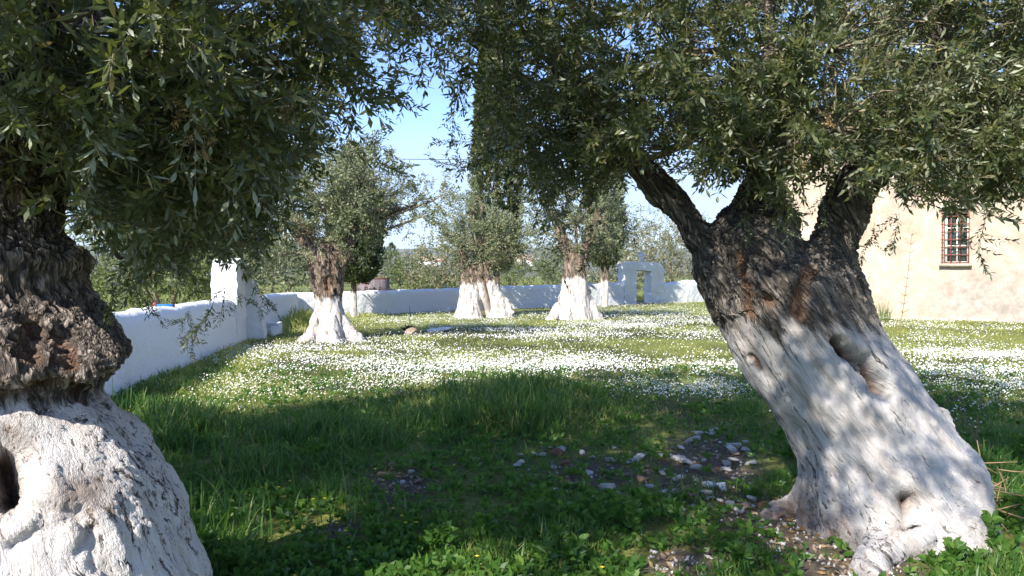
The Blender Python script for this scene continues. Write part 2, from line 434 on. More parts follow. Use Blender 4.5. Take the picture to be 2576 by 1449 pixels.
m, nt = newmat('hillside'); t = NT(nt); v = t.pos()
vs1 = t.vor(v, 0.055); vs2 = t.noise(v, 0.006, 5, 0.6)
c = t.mix(t.ss(vs1, 0.25, 0.6), (0.03, 0.045, 0.02), (0.15, 0.14, 0.08))
c = t.mix(t.ss(vs2, 0.5, 0.62, 0.0, 0.7), c, (0.04, 0.055, 0.025))
t.out(t.bsdf(c, 0.95, 0.1)); M['hill'] = m

m, nt = newmat('old_cream_plaster'); t = NT(nt); v = t.pos()
big = t.noise(v, 0.55, 6, 0.62); med = t.noise(v, 2.4, 8, 0.68); fin = t.noise(v, 14, 6, 0.65)
sx = t.n('ShaderNodeSeparateXYZ'); t.l(v, sx.inputs[0])
c = t.mix(t.ss(med, 0.35, 0.65), (0.44, 0.335, 0.24), (0.53, 0.435, 0.335))
c = t.mix(t.ss(big, 0.5, 0.68, 0.0, 0.55), c, (0.50, 0.31, 0.175))
low = t.ss(t.math('ADD', sx.outputs['Z'], t.math('MULTIPLY', t.math('SUBTRACT', big, 0.5), 5.0)), 0.6, 3.0, 1.0, 0.0)
right = t.ss(t.math('ADD', sx.outputs['X'], t.math('MULTIPLY', t.math('SUBTRACT', med, 0.5), 3.0)), 13.6, 15.6)
c = t.mix(t.ss(t.math('ADD', t.noise(v, 1.1, 7, 0.7), t.math('MULTIPLY', fin, 0.15)), 0.54, 0.70, 0.0, 0.7), c, (0.30, 0.26, 0.21))
gr = t.math('MULTIPLY', low, right)
c = t.mix(t.math('MULTIPLY', gr, 0.95), c, t.ramp(t.noise(v, 3.2, 8, 0.65), (0.3, (0.24, 0.205, 0.17)), (0.7, (0.44, 0.395, 0.34))))
bk = t.math('MULTIPLY', t.ss(t.noise(v, 1.3, 3, 0.5), 0.66, 0.70), right)
c = t.mix(t.math('MULTIPLY', bk, 0.35), c, (0.36, 0.22, 0.14))
t.out(t.bsdf(c, 0.92, 0.15, t.bump(t.math('ADD', med, t.math('MULTIPLY', fin, 0.4)), 0.6, 0.05))); M['plaster'] = m

m, nt = newmat('stained_concrete'); t = NT(nt); v = t.obj()
mpn = t.n('ShaderNodeMapping'); mpn.inputs['Scale'].default_value = (6, 6, 0.8); t.l(v, mpn.inputs[0])
c = t.ramp(t.noise(mpn.outputs[0], 2.2, 6, 0.65), (0.3, (0.09, 0.075, 0.075)), (0.55, (0.17, 0.145, 0.15)), (0.8, (0.27, 0.25, 0.26)))
t.out(t.bsdf(c, 0.9, 0.2)); M['concrete'] = m
# ------------------------------------------------------------------ ground, hills, far town
SOIL = [(1000, 1230, 130, 75, .75), (1480, 1190, 210, 65, .66), (1780, 1180, 180, 130, .78), (2010, 1330, 270, 120, .85), (1720, 1425, 130, 45, .9),
        (1250, 1425, 70, 25, .6), (860, 1345, 70, 35, .8), (2150, 1440, 220, 60, 1), (1110, 830, 60, 8, .5)]
def soilmap(X, Y):
    x, y = proj(X, Y)
    s = np.zeros_like(x)
    for (a, b, rx, ry, w) in SOIL:
        s = np.maximum(s, w * np.exp(-((x - a) / rx) ** 2 - ((y - b) / ry) ** 2))
    return np.where(Y > 1, s, 0.3)
far = np.array([40, 60, 100, 180, 350, 700, 1400, 3000, 5800.])
xs = np.concatenate([-far[::-1], np.arange(-32, -6, 0.6), np.arange(-6, 8, 0.15), np.arange(8, 34, 0.6), far])
ys = np.concatenate([-far[::-1], np.arange(-30, 2, 1.0), np.arange(2, 13, 0.15), np.arange(13, 39, 0.5), far[0:]])
gx, gy = np.meshgrid(xs, ys, indexing='ij')
V = np.stack([gx.ravel(), gy.ravel(), gz(gx, gy).ravel()], 1)
ny = len(ys)
i, j = np.meshgrid(np.arange(len(xs) - 1), np.arange(ny - 1), indexing='ij'); i = i.ravel(); j = j.ravel()
T = np.stack([i * ny + j, (i + 1) * ny + j, (i + 1) * ny + j + 1, i * ny + j + 1], 1)
link('ground', mesh_np('ground', V, T, {'soil': soilmap(V[:, 0], V[:, 1]), 'turf': np.clip(.62 + 1.2 * n2(V[:, 0], V[:, 1], .5, 6) + 1.1 * n2(V[:, 0], V[:, 1], .11, 9), 0, 1)}, True), M['ground'], kind='structure')

def hillz(r, th):
    t_ = np.clip((r - 650) / 2700, 0, 1); s = t_ * t_ * (3 - 2 * t_)
    th = np.asarray(th, float)
    return s * (104 + 30 * n2(th * 6, r / 900, 1.0, 4, 4).reshape(np.shape(s))) - 0.8
ths = np.radians(np.linspace(-60, 60, 260)); rs = np.concatenate([np.linspace(600, 2200, 40), np.linspace(2300, 5500, 40)])
tg, rg = np.meshgrid(ths, rs, indexing='ij')
V = np.stack([np.sin(tg) * rg, np.cos(tg) * rg, hillz(rg, tg)], 2).reshape(-1, 3)
n_ = len(rs); i, j = np.meshgrid(np.arange(len(ths) - 1), np.arange(n_ - 1), indexing='ij'); i = i.ravel(); j = j.ravel()
T = np.stack([i * n_ + j, i * n_ + j + 1, (i + 1) * n_ + j + 1, (i + 1) * n_ + j], 1)
link('hills', mesh_np('hills', V, T, None, True), M['hill'], kind='structure')

M['house'] = [mat_plain('house_wall_%d' % k, c, 0.9, 0.1, 0.1, 0.3, 0.0) for k, c in enumerate([(0.72, 0.68, 0.62), (0.62, 0.50, 0.42), (0.75, 0.73, 0.70)])]
M['roof'] = mat_plain('tile_roof', (0.40, 0.16, 0.10), 0.9, 0.1, 0.3, 0.4, 0.0)
def house_mesh(k, w, dp, h, rh):
    mb = MB(); mb.add(*box((0, 0, h / 2 - 3), (w, dp, h + 6)))
    me = mb.mesh('house_wall')
    r = MB(); o = 0.5
    a = np.array([[-w / 2 - o, -dp / 2 - o, h], [w / 2 + o, -dp / 2 - o, h], [w / 2 + o, dp / 2 + o, h], [-w / 2 - o, dp / 2 + o, h],
                  [-w / 2 + dp * .25, 0, h + rh], [w / 2 - dp * .25, 0, h + rh]])
    r.add(a, np.array([[0, 1, 5], [0, 5, 4], [2, 3, 4], [2, 4, 5], [1, 2, 5], [3, 0, 4], [0, 2, 1], [0, 3, 2]]))
    return me, r.mesh('roof'), None
HM = [house_mesh(k, *s) for k, s in enumerate([(11, 9, 6, 2.2), (14, 10, 7, 2.0), (9, 8, 4.5, 1.8), (17, 9, 8.5, 1.6)])]
clusters = [(1060, 1112, 1300, 1750, 26, 'in the far village left of the cypress'),
            (1262, 1350, 1250, 1750, 46, 'in the far town behind the forked olive'),
            (1560, 1600, 1300, 1600, 10, 'in the far hamlet behind the white gateway')]
hr = random.Random(5)
for (xa, xb, ra, rb, nn, where) in clusters:
    for k in range(nn):
        px_ = hr.uniform(xa, xb); r_ = hr.uniform(ra, rb); th = math.atan((px_ - CX) / F)
        z = float(hillz(np.array([r_]), np.array([th]))[0])
        h = thing('house', 'small pale house with a red tiled roof ' + where, 'house', (math.sin(th) * r_, math.cos(th) * r_, z), 'houses ' + where, (0, 0, hr.uniform(-.8, .8)))
        a, b, c = HM[hr.randrange(4)]
        w = link('wall', a.copy(), hr.choice(M['house']), h)
        link('roof', b, M['roof'], h)

# ------------------------------------------------------------------ white walls
def rough(V, amp=0.03, s=2.2, seed=0.0):
    d = np.stack([fbm(V * s + seed + k * 31.7, 4) for k in range(3)], 1)
    return V + d * amp
def wallmesh(pts, hs, w0=0.29, w1=0.22, amp=0.026, step=0.09):
    """pts: points on the garden face at ground level; the wall's body lies to the left of the walking direction"""
    pts = np.asarray(pts, float); seg = np.linalg.norm(np.diff(pts, axis=0), axis=1); L = np.concatenate([[0], np.cumsum(seg)])
    m = int(L[-1] / step) + 2; s = np.linspace(0, L[-1], m)
    X = np.interp(s, L, pts[:, 0]); Y = np.interp(s, L, pts[:, 1]); H = np.interp(s, L, hs)
    H = H + 0.025 * n2(s, s * 0, 1.1, 8) 
    t = np.stack([np.gradient(X), np.gradient(Y)], 1); t /= np.linalg.norm(t, axis=1)[:, None]
    nrm = np.stack([-t[:, 1], t[:, 0]], 1)          # away from the garden
    prof = [(0, -0.15), (0, .12), (.01, .25), (.015, .37), (.02, .5), (.03, .62), (.04, .74), (.05, .84), (.07, .91), (.12, .965), (.2, .99), (.29, 1.0), (.38, .99), (.45, .965),
            (.50, .91), (.52, .84), (.53, .65), (.55, .4), (.57, .15), (.58, -0.15)]
    n = len(prof); V = np.zeros((m, n, 3))
    for k, (o, z) in enumerate(prof):
        V[:, k, 0] = X + nrm[:, 0] * o; V[:, k, 1] = Y + nrm[:, 1] * o; V[:, k, 2] = H * z if z > 0 else z
    V = rough(V.reshape(-1, 3), amp, 2.4); V = rough(V, amp * 0.45, 8.0)
    i, j = np.meshgrid(np.arange(m - 1), np.arange(n - 1), indexing='ij'); i = i.ravel(); j = j.ravel()
    T = np.stack([i * n + j, (i + 1) * n + j, (i + 1) * n + j + 1, i * n + j + 1], 1)
    T = np.concatenate([T[:, [0, 1, 2]], T[:, [0, 2, 3]]])
    cap = lambda b, fl: np.array([[b, b + k, b + k + 1] if fl else [b, b + k + 1, b + k] for k in range(1, n - 1)])
    T = np.concatenate([T, cap(0, False), cap((m - 1) * n, True)])
    return mesh_np('wall', V, T, None, True)
def roughblock(c0, u, v, size, step=0.07, amp=0.03, shape=None, name='block'):
    """a box with corner c0, horizontal axes u, v, size (su, sv, sz), gridded and roughened"""
    su, sv, sz = size; mb = MB(); u = np.asarray(u, float); v = np.asarray(v, float); w = np.array([0, 0, 1.0]); c0 = np.asarray(c0, float)
    def face(o, a, la, b, lb):
        na, nb = max(2, int(la / step) + 1), max(2, int(lb / step) + 1)
        ga, gb = np.meshgrid(np.linspace(0, la, na), np.linspace(0, lb, nb), indexing='ij')
        V = o + ga.reshape(-1, 1) * a + gb.reshape(-1, 1) * b
        i, j = np.meshgrid(np.arange(na - 1), np.arange(nb - 1), indexing='ij'); i = i.ravel(); j = j.ravel()
        mb.add(V, np.stack([i * nb + j, (i + 1) * nb + j, (i + 1) * nb + j + 1, i * nb + j + 1], 1))
    face(c0, u, su, w, sz); face(c0 + v * sv, w, sz, u, su)
    face(c0, w, sz, v, sv); face(c0 + u * su, v, sv, w, sz)
    face(c0 + w * sz, u, su, v, sv); face(c0, v, sv, u, su)
    V, T = mb.get()
    if shape is not None: V = shape(V)
    V = rough(V, amp, 2.6, 5.0); V = rough(V, amp * 0.5, 9.0, 2.0)
    return mesh_np(name, V, T, None, True)
LX = lambda Y: -3.75 - 0.148 * Y
lw = [(LX(y), y) for y in (-9, 0, 8, 17.55)]
link('garden_wall', wallmesh(lw, [1.1, 1.1, 1.08, 1.04]), M['white'], label='low whitewashed wall running from the gnarled hollow olive to the tall white pier', cat='wall')
lw2 = [(LX(y), y) for y in (18.4, 24, 28.3)]
link('garden_wall', wallmesh(lw2, [1.0, 0.98, 0.92]), M['white'], label='short whitewashed wall between the white pier and the corner behind the olive', cat='wall')
pier = thing('white_pier', 'tall white pier with a sloping buttress set in the side wall', 'pier', (LX(18), 18, 0))
uL = np.array([-0.146, 0.989, 0]); vL = np.array([-0.989, -0.146, 0])
def local(me, o):
    me.transform(Matrix.Translation([-float(x) for x in o.location])); return me
c0 = np.array([LX(17.5) + 0.015, 17.5, -0.15])
def topround(V, z1=2.0, k=0.25):
    V = V.copy(); mid = V[:, :2].mean(0); r = np.linalg.norm(V[:, :2] - mid, axis=1); V[:, 2] -= np.where(V[:, 2] > z1 - 0.2, k * np.clip(r - .25, 0, 1) ** 1.5, 0); return V
link('shaft', local(roughblock(c0, uL, vL, (0.95, 0.56, 2.12), amp=0.045, shape=topround), pier), M['white'], pier)
def lean(V):
    V = V.copy(); f = np.clip(V[:, 2] / 1.45, 0, 1); o = V[:, 0] - LX(V[:, 1]); V[:, 0] -= np.where(o > 0.05, o * 0.62 * f, 0); V[:, 2] -= np.where((o > .2) & (V[:, 2] > 1.3), .1, 0); return V
c1 = np.array([LX(18.7) + 0.42, 18.7, -0.15])
link('buttress', local(roughblock(c1, uL, vL, (0.42, 0.75, 1.62), amp=0.03, shape=lean), pier), M['white'], pier)

def onpx(x, d): return ((x - CX) / F * d, d)
bwp = [(LX(28.5) - 0.2, 28.3), onpx(900, 29.8), onpx(1100, 32.5), onpx(1300, 35.5), onpx(1400, 37), onpx(1520, 39), (5.95, 40.0)]
link('garden_wall', wallmesh(bwp, [0.92, 0.93, 0.98, 1.06, 1.08, 1.14, 1.16]), M['white'], label='long low whitewashed wall behind the grove ending at the gateway', cat='wall')
gu = np.array([.79, .613, 0]); gv = np.array([-.613, .79, 0]); g0 = np.array([5.95, 40.0, 0])
e0 = g0 + gu * 3.1
bw2 = [tuple(e0[:2]), onpx(1740, 43.4), (12.6, 45.4), (20, 50.5)]
link('garden_wall', wallmesh(bw2, [1.1, 1.27, 1.2, 1.2]), M['white'], label='sunlit rough whitewashed wall to the right of the gateway', cat='wall')
gate = thing('gateway', 'white plastered gateway with a flat opening and a small cross on top', 'gateway', g0)
link('pier', local(roughblock(g0 + [0, 0, -.15], gu, gv, (0.9, 0.5, 1.98), amp=0.028), gate), M['white'], gate)
link('pier', local(roughblock(g0 + gu * 2.05 + [0, 0, -.15], gu, gv, (1.05, 0.5, 1.98), amp=0.04), gate), M['white'], gate)
def arch(V):
    V = V.copy(); s = (V - g0) @ gu; f = np.clip((V[:, 2] - 1.83) / .45, 0, 1)
    V[:, 2] += f * (0.05 - 0.04 * ((s - 1.6) / 1.0) ** 2 - 0.16 * np.clip(s - 2.4, 0, 1) ** 1.3); V += gu * (-np.clip(s - 2.8, 0, 1) * f * .7)[:, None]; return V
link('lintel', local(roughblock(g0 + gu * -0.02 + gv * -.01 + [0, 0, 1.81], gu, gv, (3.14, 0.52, 0.42), amp=0.035, shape=arch), gate), M['white'], gate)
mb = MB(); ang = math.atan2(gu[1], gu[0]); cc = g0 + gu * 1.55 + gv * .25
mb.add(*box(cc + [0, 0, 2.52], (.11, .11, .56), ang)); mb.add(*box(cc + [0, 0, 2.60], (.37, .105, .11), ang))
for sg in (-1, 1): mb.add(*box(cc + gu * sg * .2 + [0, 0, 2.6], (.05, .115, .15), ang))
mb.add(*box(cc + [0, 0, 2.80], (.15, .115, .05), ang))
link('cross', local(mb.mesh('cross'), gate), M['white'], gate)
mb = MB()
for k in range(3): mb.add(*box(g0 + gu * (1.47 + .02 * k) + gv * (.09 + .16 * k) + [0, 0, 1.785], (1.62, .13, .055), ang))
link('lintel_board', local(mb.mesh('lintel_board'), gate), mat_plain('grey_wood', (.2, .18, .14), .85), gate)
link('doorstep', local(roughblock(g0 + gu * .9 + gv * -.25 + [0, 0, -.08], gu, gv, (1.15, .9, .13), amp=.02), gate), M['tan'], gate)

# ------------------------------------------------------------------ church building
A0 = np.array([9.8, 30.7, 0]); bu = np.array([.784, -.6207, 0]); bn = np.array([-.6207, -.784, 0]); bi = -bn
church = thing('church_building', 'cream plastered church wall with peeling grey patches and one barred window', 'building', A0)
S0, S1, Z0, Z1, EV, LEN, DEP = 6.72, 7.46, 1.98, 3.84, 6.7, 17.0, 7.0
q = lambda s, z, o=0.0: A0 + bu * s + bi * o + np.array([0, 0, z])
def strip(pa, pb, pc, pd, step=0.25):
    la = max(np.linalg.norm(pb - pa), np.linalg.norm(pc - pd)); lb = max(np.linalg.norm(pd - pa), np.linalg.norm(pc - pb))
    na, nb = max(2, int(la / step)), max(2, int(lb / step)); a, b = np.meshgrid(np.linspace(0, 1, na), np.linspace(0, 1, nb), indexing='ij'); a = a.reshape(-1, 1); b = b.reshape(-1, 1)
    V = pa * (1 - a) * (1 - b) + pb * a * (1 - b) + pc * a * b + pd * (1 - a) * b
    i, j = np.meshgrid(np.arange(na - 1), np.arange(nb - 1), indexing='ij'); i = i.ravel(); j = j.ravel()
    return V, np.stack([i * nb + j, (i + 1) * nb + j, (i + 1) * nb + j + 1, i * nb + j + 1], 1)
mb = MB()
for (a, b, c, d) in [(0, S0, -.3, EV), (S1, LEN, -.3, EV), (S0, S1, -.3, Z0), (S0, S1, Z1, EV)]:
    mb.add(*strip(q(a, c), q(b, c), q(b, d), q(a, d), 0.12 if b - a < 2 else .25))
TH = 0.45
mb.add(*strip(q(S0, Z0), q(S0, Z0, TH), q(S0, Z1, TH), q(S0, Z1))); mb.add(*strip(q(S1, Z0, TH), q(S1, Z0), q(S1, Z1), q(S1, Z1, TH)))
mb.add(*strip(q(S0, Z0), q(S1, Z0), q(S1, Z0, TH), q(S0, Z0, TH))); mb.add(*strip(q(S0, Z1, TH), q(S1, Z1, TH), q(S1, Z1), q(S0, Z1)))
mb.add(*strip(q(0, -.3, DEP), q(0, -.3), q(0, EV), q(0, EV, DEP), 1)); mb.add(*strip(q(LEN, -.3), q(LEN, -.3, DEP), q(LEN, EV, DEP), q(LEN, EV), 1))
mb.add(*strip(q(LEN, -.3, DEP), q(0, -.3, DEP), q(0, EV, DEP), q(LEN, EV, DEP), 1))
for s_ in (0, LEN): mb.add([q(s_, EV), q(s_, EV, DEP), q(s_, EV + 1.9, DEP / 2)], np.array([[0, 1, 2]]))
V, T = mb.get()
k = fbm(V * 0.7, 4) * 0.035 + fbm(V * 3, 3) * .008
V = V - A0 + bn * (k * (np.abs((V - A0) @ bi) < 0.01))[:, None]
link('wall', mesh_np('wall', V, T), M['plaster'], church)
# tiled roof: ribbed sheet on each slope
def slope(o0, o1, z0, z1):
    ns, no = 420, 14; s = np.linspace(-.3, LEN + .3, ns); f = np.linspace(0, 1, no); sg, fg = np.meshgrid(s, f, indexing='ij')
    zz = z0 + (z1 - z0) * fg + 0.035 * np.abs(np.sin(sg * math.pi / 0.2)) + 0.02 * (np.floor(fg * 26) % 2)
    V = A0 * 0 + sg.reshape(-1, 1) * bu + (o0 + (o1 - o0) * fg).reshape(-1, 1) * bi + zz.reshape(-1, 1) * np.array([0, 0, 1.])
    i, j = np.meshgrid(np.arange(ns - 1), np.arange(no - 1), indexing='ij'); i = i.ravel(); j = j.ravel()
    return V, np.stack([i * no + j, (i + 1) * no + j, (i + 1) * no + j + 1, i * no + j + 1], 1)
mb = MB(); mb.add(*slope(-.4, DEP / 2, EV - .12, EV + 2.0)); mb.add(*slope(DEP + .4, DEP / 2, EV - .12, EV + 2.0))
link('roof', mb.mesh('roof'), mat_plain('old_roof_tile', (.24, .15, .105), .9, .15, .4, 3), church)
win = link('window', None, None, church)
ba = math.atan2(bu[1], bu[0])
zc, sc_ = (Z0 + Z1) / 2, (S0 + S1) / 2
L0 = lambda s, z, o=0.0: bu * s + bi * o + np.array([0, 0, z])
mb = MB()
for s_ in (S0 + .035, S1 - .035, sc_): mb.add(*box(L0(s_, zc, .30), (.065 if s_ != sc_ else .05, .06, Z1 - Z0), ba))
for z_ in (Z0 + .035, Z1 - .035, Z0 + .62, Z0 + 1.24): mb.add(*box(L0(sc_, z_, .303), (S1 - S0 - .02, .05, .06 if z_ in (Z0 + .035, Z1 - .035) else .04), ba))
link('window_frame', mb.mesh('window_frame'), M['frame'], win)
for a_ in range(2):
    for b_ in range(3):
        mb = MB(); mb.add(*box(L0(sc_ + (a_ - .5) * .33, Z0 + .32 + b_ * .61, .325), (.32, .012, .6), ba)); link('pane', mb.mesh('pane'), M['glass'], win)
mb = MB(); mb.add(*box(L0(sc_, Z1 + .06, -.03), (S1 - S0 + .3, .22, .09), ba)); link('window_lintel', mb.mesh('window_lintel'), M['frame'], win)
mb = MB(); mb.add(*box(L0(sc_, Z0 - .06, -.04), (S1 - S0 + .24, .25, .10), ba)); link('window_sill', mb.mesh('window_sill'), M['plaster'], win)
gril = link('grille', None, None, church)
for k in range(4):
    s_ = S0 - .03 + k * (S1 - S0 + .06) / 3; mb = MB(); mb.add(*tube([L0(s_, Z0 - .02, -.10), L0(s_, Z1 - .06, -.10)], [.017, .017], 8)); link('bar', mb.mesh('bar'), M['rust'], gril)
for k in range(7):
    z_ = Z0 + .03 + k * .265; mb = MB(); mb.add(*tube([L0(S0 - .07, z_, -.13), L0(S1 + .05, z_, -.13)], [.016, .016], 8)); link('bar', mb.mesh('bar'), M['rust'], gril)
for s_ in (S0 - .03, S1 + .03):
    for z_ in (Z0 + .03, Z0 + 1.62): mb = MB(); mb.add(*tube([L0(s_, z_, -.13), L0(s_, z_, .05)], [.014, .014], 6)); link('stay', mb.mesh('stay'), M['rust'], gril)

# ------------------------------------------------------------------ small built things beyond the walls
tk = thing('concrete_tank', 'grey streaked concrete tank with rusty rim and scrawled graffiti beyond the wall', 'tank', (*onpx(940, 37), 0))
mb = MB()
for (c, s) in [((0, -.55, .68), (1.32, .12, 1.4)), ((0, .55, .68), (1.32, .12, 1.4)), ((-.6, 0, .68), (.12, .98, 1.4)), ((.6, 0, .68), (.12, .98, 1.4))]: mb.add(*box(c, s))
link('basin', mb.mesh('basin'), M['concrete'], tk)
mb = MB()
for (c, s) in [((0, -.55, 1.40), (1.38, .16, .05)), ((0, .55, 1.40), (1.38, .16, .05)), ((-.6, 0, 1.40), (.16, .94, .05)), ((.6, 0, 1.40), (.16, .94, .05))]: mb.add(*box(c, s))
link('rim', mb.mesh('rim'), M['rust'], tk)
cu = bpy.data.curves.new('graffiti', 'FONT'); cu.body = 'Προs Ρεγcc'; cu.size = .26; cu.extrude = .002; cu.offset = 0.006
tmp = bpy.data.objects.new('graffiti_tmp', cu); COL.objects.link(tmp)
gme = bpy.data.meshes.new_from_object(tmp.evaluated_get(bpy.context.evaluated_depsgraph_get())); bpy.data.objects.remove(tmp)
gme.name = 'graffiti'; gme.materials.clear()
link('graffiti', gme, M['ink'], tk, loc=(-.34, -.614, .80), rot=(math.pi / 2, 0, 0))
mb = MB(); mb.add(*box((-.27, -.613, 1.0), (.035, .004, .34))); mb.add(*box((-.27, -.6135, 1.15), (.09, .004, .05)))
link('red_mark', mb.mesh('red_mark'), M['redink'], tk)
bp = thing('blue_panel', 'bright blue sheet metal panel beyond the side wall', 'panel', (*onpx(413, 13.2), 0))
mb = MB(); mb.add(*box((0, 0, .55), (.30, .03, 1.06))); link('sheet', mb.mesh('sheet'), M['blue'], bp)
mb = MB(); [mb.add(*box((x, .03, .54), (.03, .03, 1.06))) for x in (-.15, .15)]; mb.add(*box((0, .032, 1.0), (.27, .03, .03))); link('frame', mb.mesh('frame'), M['rust'], bp)
rp = thing('rusty_post', 'rusty red post with a diagonal brace beside the blue panel', 'post', (*onpx(389, 12.9), 0))
mb = MB(); mb.add(*box((0, 0, .55), (.045, .045, 1.14))); link('post', mb.mesh('post'), M['rust'], rp)
mb = MB(); mb.add(*tube([(0, -.02, 1.1), (-.5, -.05, .5)], [.012, .012], 6)); link('brace', mb.mesh('brace'), M['rust'], rp)
zc0 = P(960, 402, 55)[2]; pts = []
for x in np.linspace(-50, 60, 60): pts.append((x, 55 + x * .02, zc0 + .0016 * ((x + 4) ** 2) - 0.0))
mb = MB(); mb.add(*tube(pts, [.022] * 60, 5)); link('power_cable', mb.mesh('power_cable'), M['cable'], label='thin dark overhead power cable crossing the sky', cat='cable')

# the air between here and the hills
mb = MB(); mb.add(*box((0, 0, 85), (11990, 11990, 180)))
m, nt = newmat('haze'); t = NT(nt); vol = t.n('ShaderNodeVolumePrincipled')
vol.inputs['Color'].default_value = (0.90, 0.95, 1.0, 1); vol.inputs['Density'].default_value = 0.00016; vol.inputs['Anisotropy'].default_value = 0.2
o_ = t.n('ShaderNodeOutputMaterial'); t.l(vol.outputs[0], o_.inputs['Volume'])
link('haze', mb.mesh('haze'), m, label='thin bluish haze over the valley and hills', cat='haze', kind='stuff')
# ------------------------------------------------------------------ trees
def leaf6(L, w, bend):
    """lanceolate blade along +Z, 4 triangles"""
    return (np.array([[0, 0, 0], [-w * .8, .0, L * .3], [w * .8, .0, L * .3], [-w, bend * .5, L * .62], [w, bend * .5, L * .62], [0, bend * 1.6, L]]),
            np.array([[0, 2, 1], [1, 2, 4], [1, 4, 3], [3, 4, 5]]))
def leaf4(L, w, bend):
    return np.array([[0, 0, 0], [-w, bend * .4, L * .5], [w, bend * .4, L * .5], [0, bend, L]]), np.array([[0, 2, 1], [1, 2, 3]])
def stem_pts(Ln, n, rd, wob):
    p = np.zeros((n, 3)); d = np.array([0, 0, 1.0])
    for k in range(1, n):
        d = d + np.array([rd.normal() * wob, rd.normal() * wob, 0]); d /= np.linalg.norm(d); p[k] = p[k - 1] + d * Ln / (n - 1)
    return p
def spray(seed, lf, L=0.5, nt=6, leafL=0.06, leafW=0.0066, gap=0.022, rad=0.0028):
    """a leafy olive branchlet: curved stem, side twigs, opposite leaves"""
    rd = np.random.default_rng(seed); lv, st = MB(), MB()
    main = stem_pts(L, 8, rd, .16)
    axes = [(main, rad)]
    for k in range(nt):
        t_ = .12 + .8 * (k + rd.random()) / nt; x = t_ * 7; i = int(x); b = main[i] + (main[min(i + 1, 7)] - main[i]) * (x - i)
        a = rd.random() * 6.28; e = math.radians(rd.uniform(28, 60)); D = np.array([[math.cos(a) * math.sin(e), math.sin(a) * math.sin(e), math.cos(e)]])
        Rm = frames(D, np.array([rd.random() * 6.28]))[0]
        axes.append((stem_pts(rd.uniform(.3, .52) * L * (1.15 - .5 * t_), 5, rd, .14) @ Rm.T + b, rad * .6))
    for q_, (A, r) in enumerate(axes):
        if rad > 0:
            B = A[[0, 2, 4, 7]] if q_ == 0 else A[[0, 4]]; m_ = len(B)
            V, T = tube(B, np.linspace(r, r * .5, m_), 3); st.add(V[:m_ * 3], T[:(m_ - 1) * 6])
        seg = np.linalg.norm(np.diff(A, axis=0), axis=1).sum(); n = max(2, int(seg / gap)); ph = rd.random() * 3.14
        for k in range(n + 1):
            t_ = k / n
            if q_ == 0 and t_ < .3: continue
            x = t_ * (len(A) - 1); i = min(int(x), len(A) - 2); b = A[i] + (A[i + 1] - A[i]) * (x - i); ax = A[i + 1] - A[i]; ax = ax / np.linalg.norm(ax)
            for s_ in (0, 1):
                if rd.random() < .1: continue
                a = ph + k * 1.57 + s_ * 3.14 + rd.normal() * .3; e = math.radians(rd.uniform(32, 68) * (1 - .4 * (t_ > .9)))
                fr = frames(ax[None], np.array([a]))[0]; D = fr @ np.array([math.sin(e), 0, math.cos(e)])
                up = fr @ np.array([-math.cos(e), 0, math.sin(e)]); sd = np.cross(D, up)
                V, T = lf(leafL * rd.uniform(.65, 1.15), leafW * rd.uniform(.8, 1.15), rd.uniform(-.012, .006) * leafL / .06)
                Rl = np.stack([sd, up, D], 1); lv.add(V @ Rl.T + b, T)
    s = st.get() if rad > 0 else (np.zeros((0, 3)), np.zeros((0, 3), int))
    return lv.get(), s
SP6 = [spray(100 + k, leaf6, 0.46, 6) for k in range(9)]
SP4 = [spray(200 + k, leaf4, 0.48, 6, leafW=0.0088) for k in range(9)]
SPM = [spray(300 + k, leaf4, 0.62, 5, leafL=.085, leafW=.017, gap=.05, rad=0) for k in range(6)]
SPF = [spray(400 + k, leaf4, 0.75, 4, leafL=.13, leafW=.032, gap=.10, rad=0) for k in range(6)]

SPO = [spray(500 + k, leaf4, 0.50, 6, leafL=.078, leafW=.0125, gap=.036, rad=0) for k in range(6)]

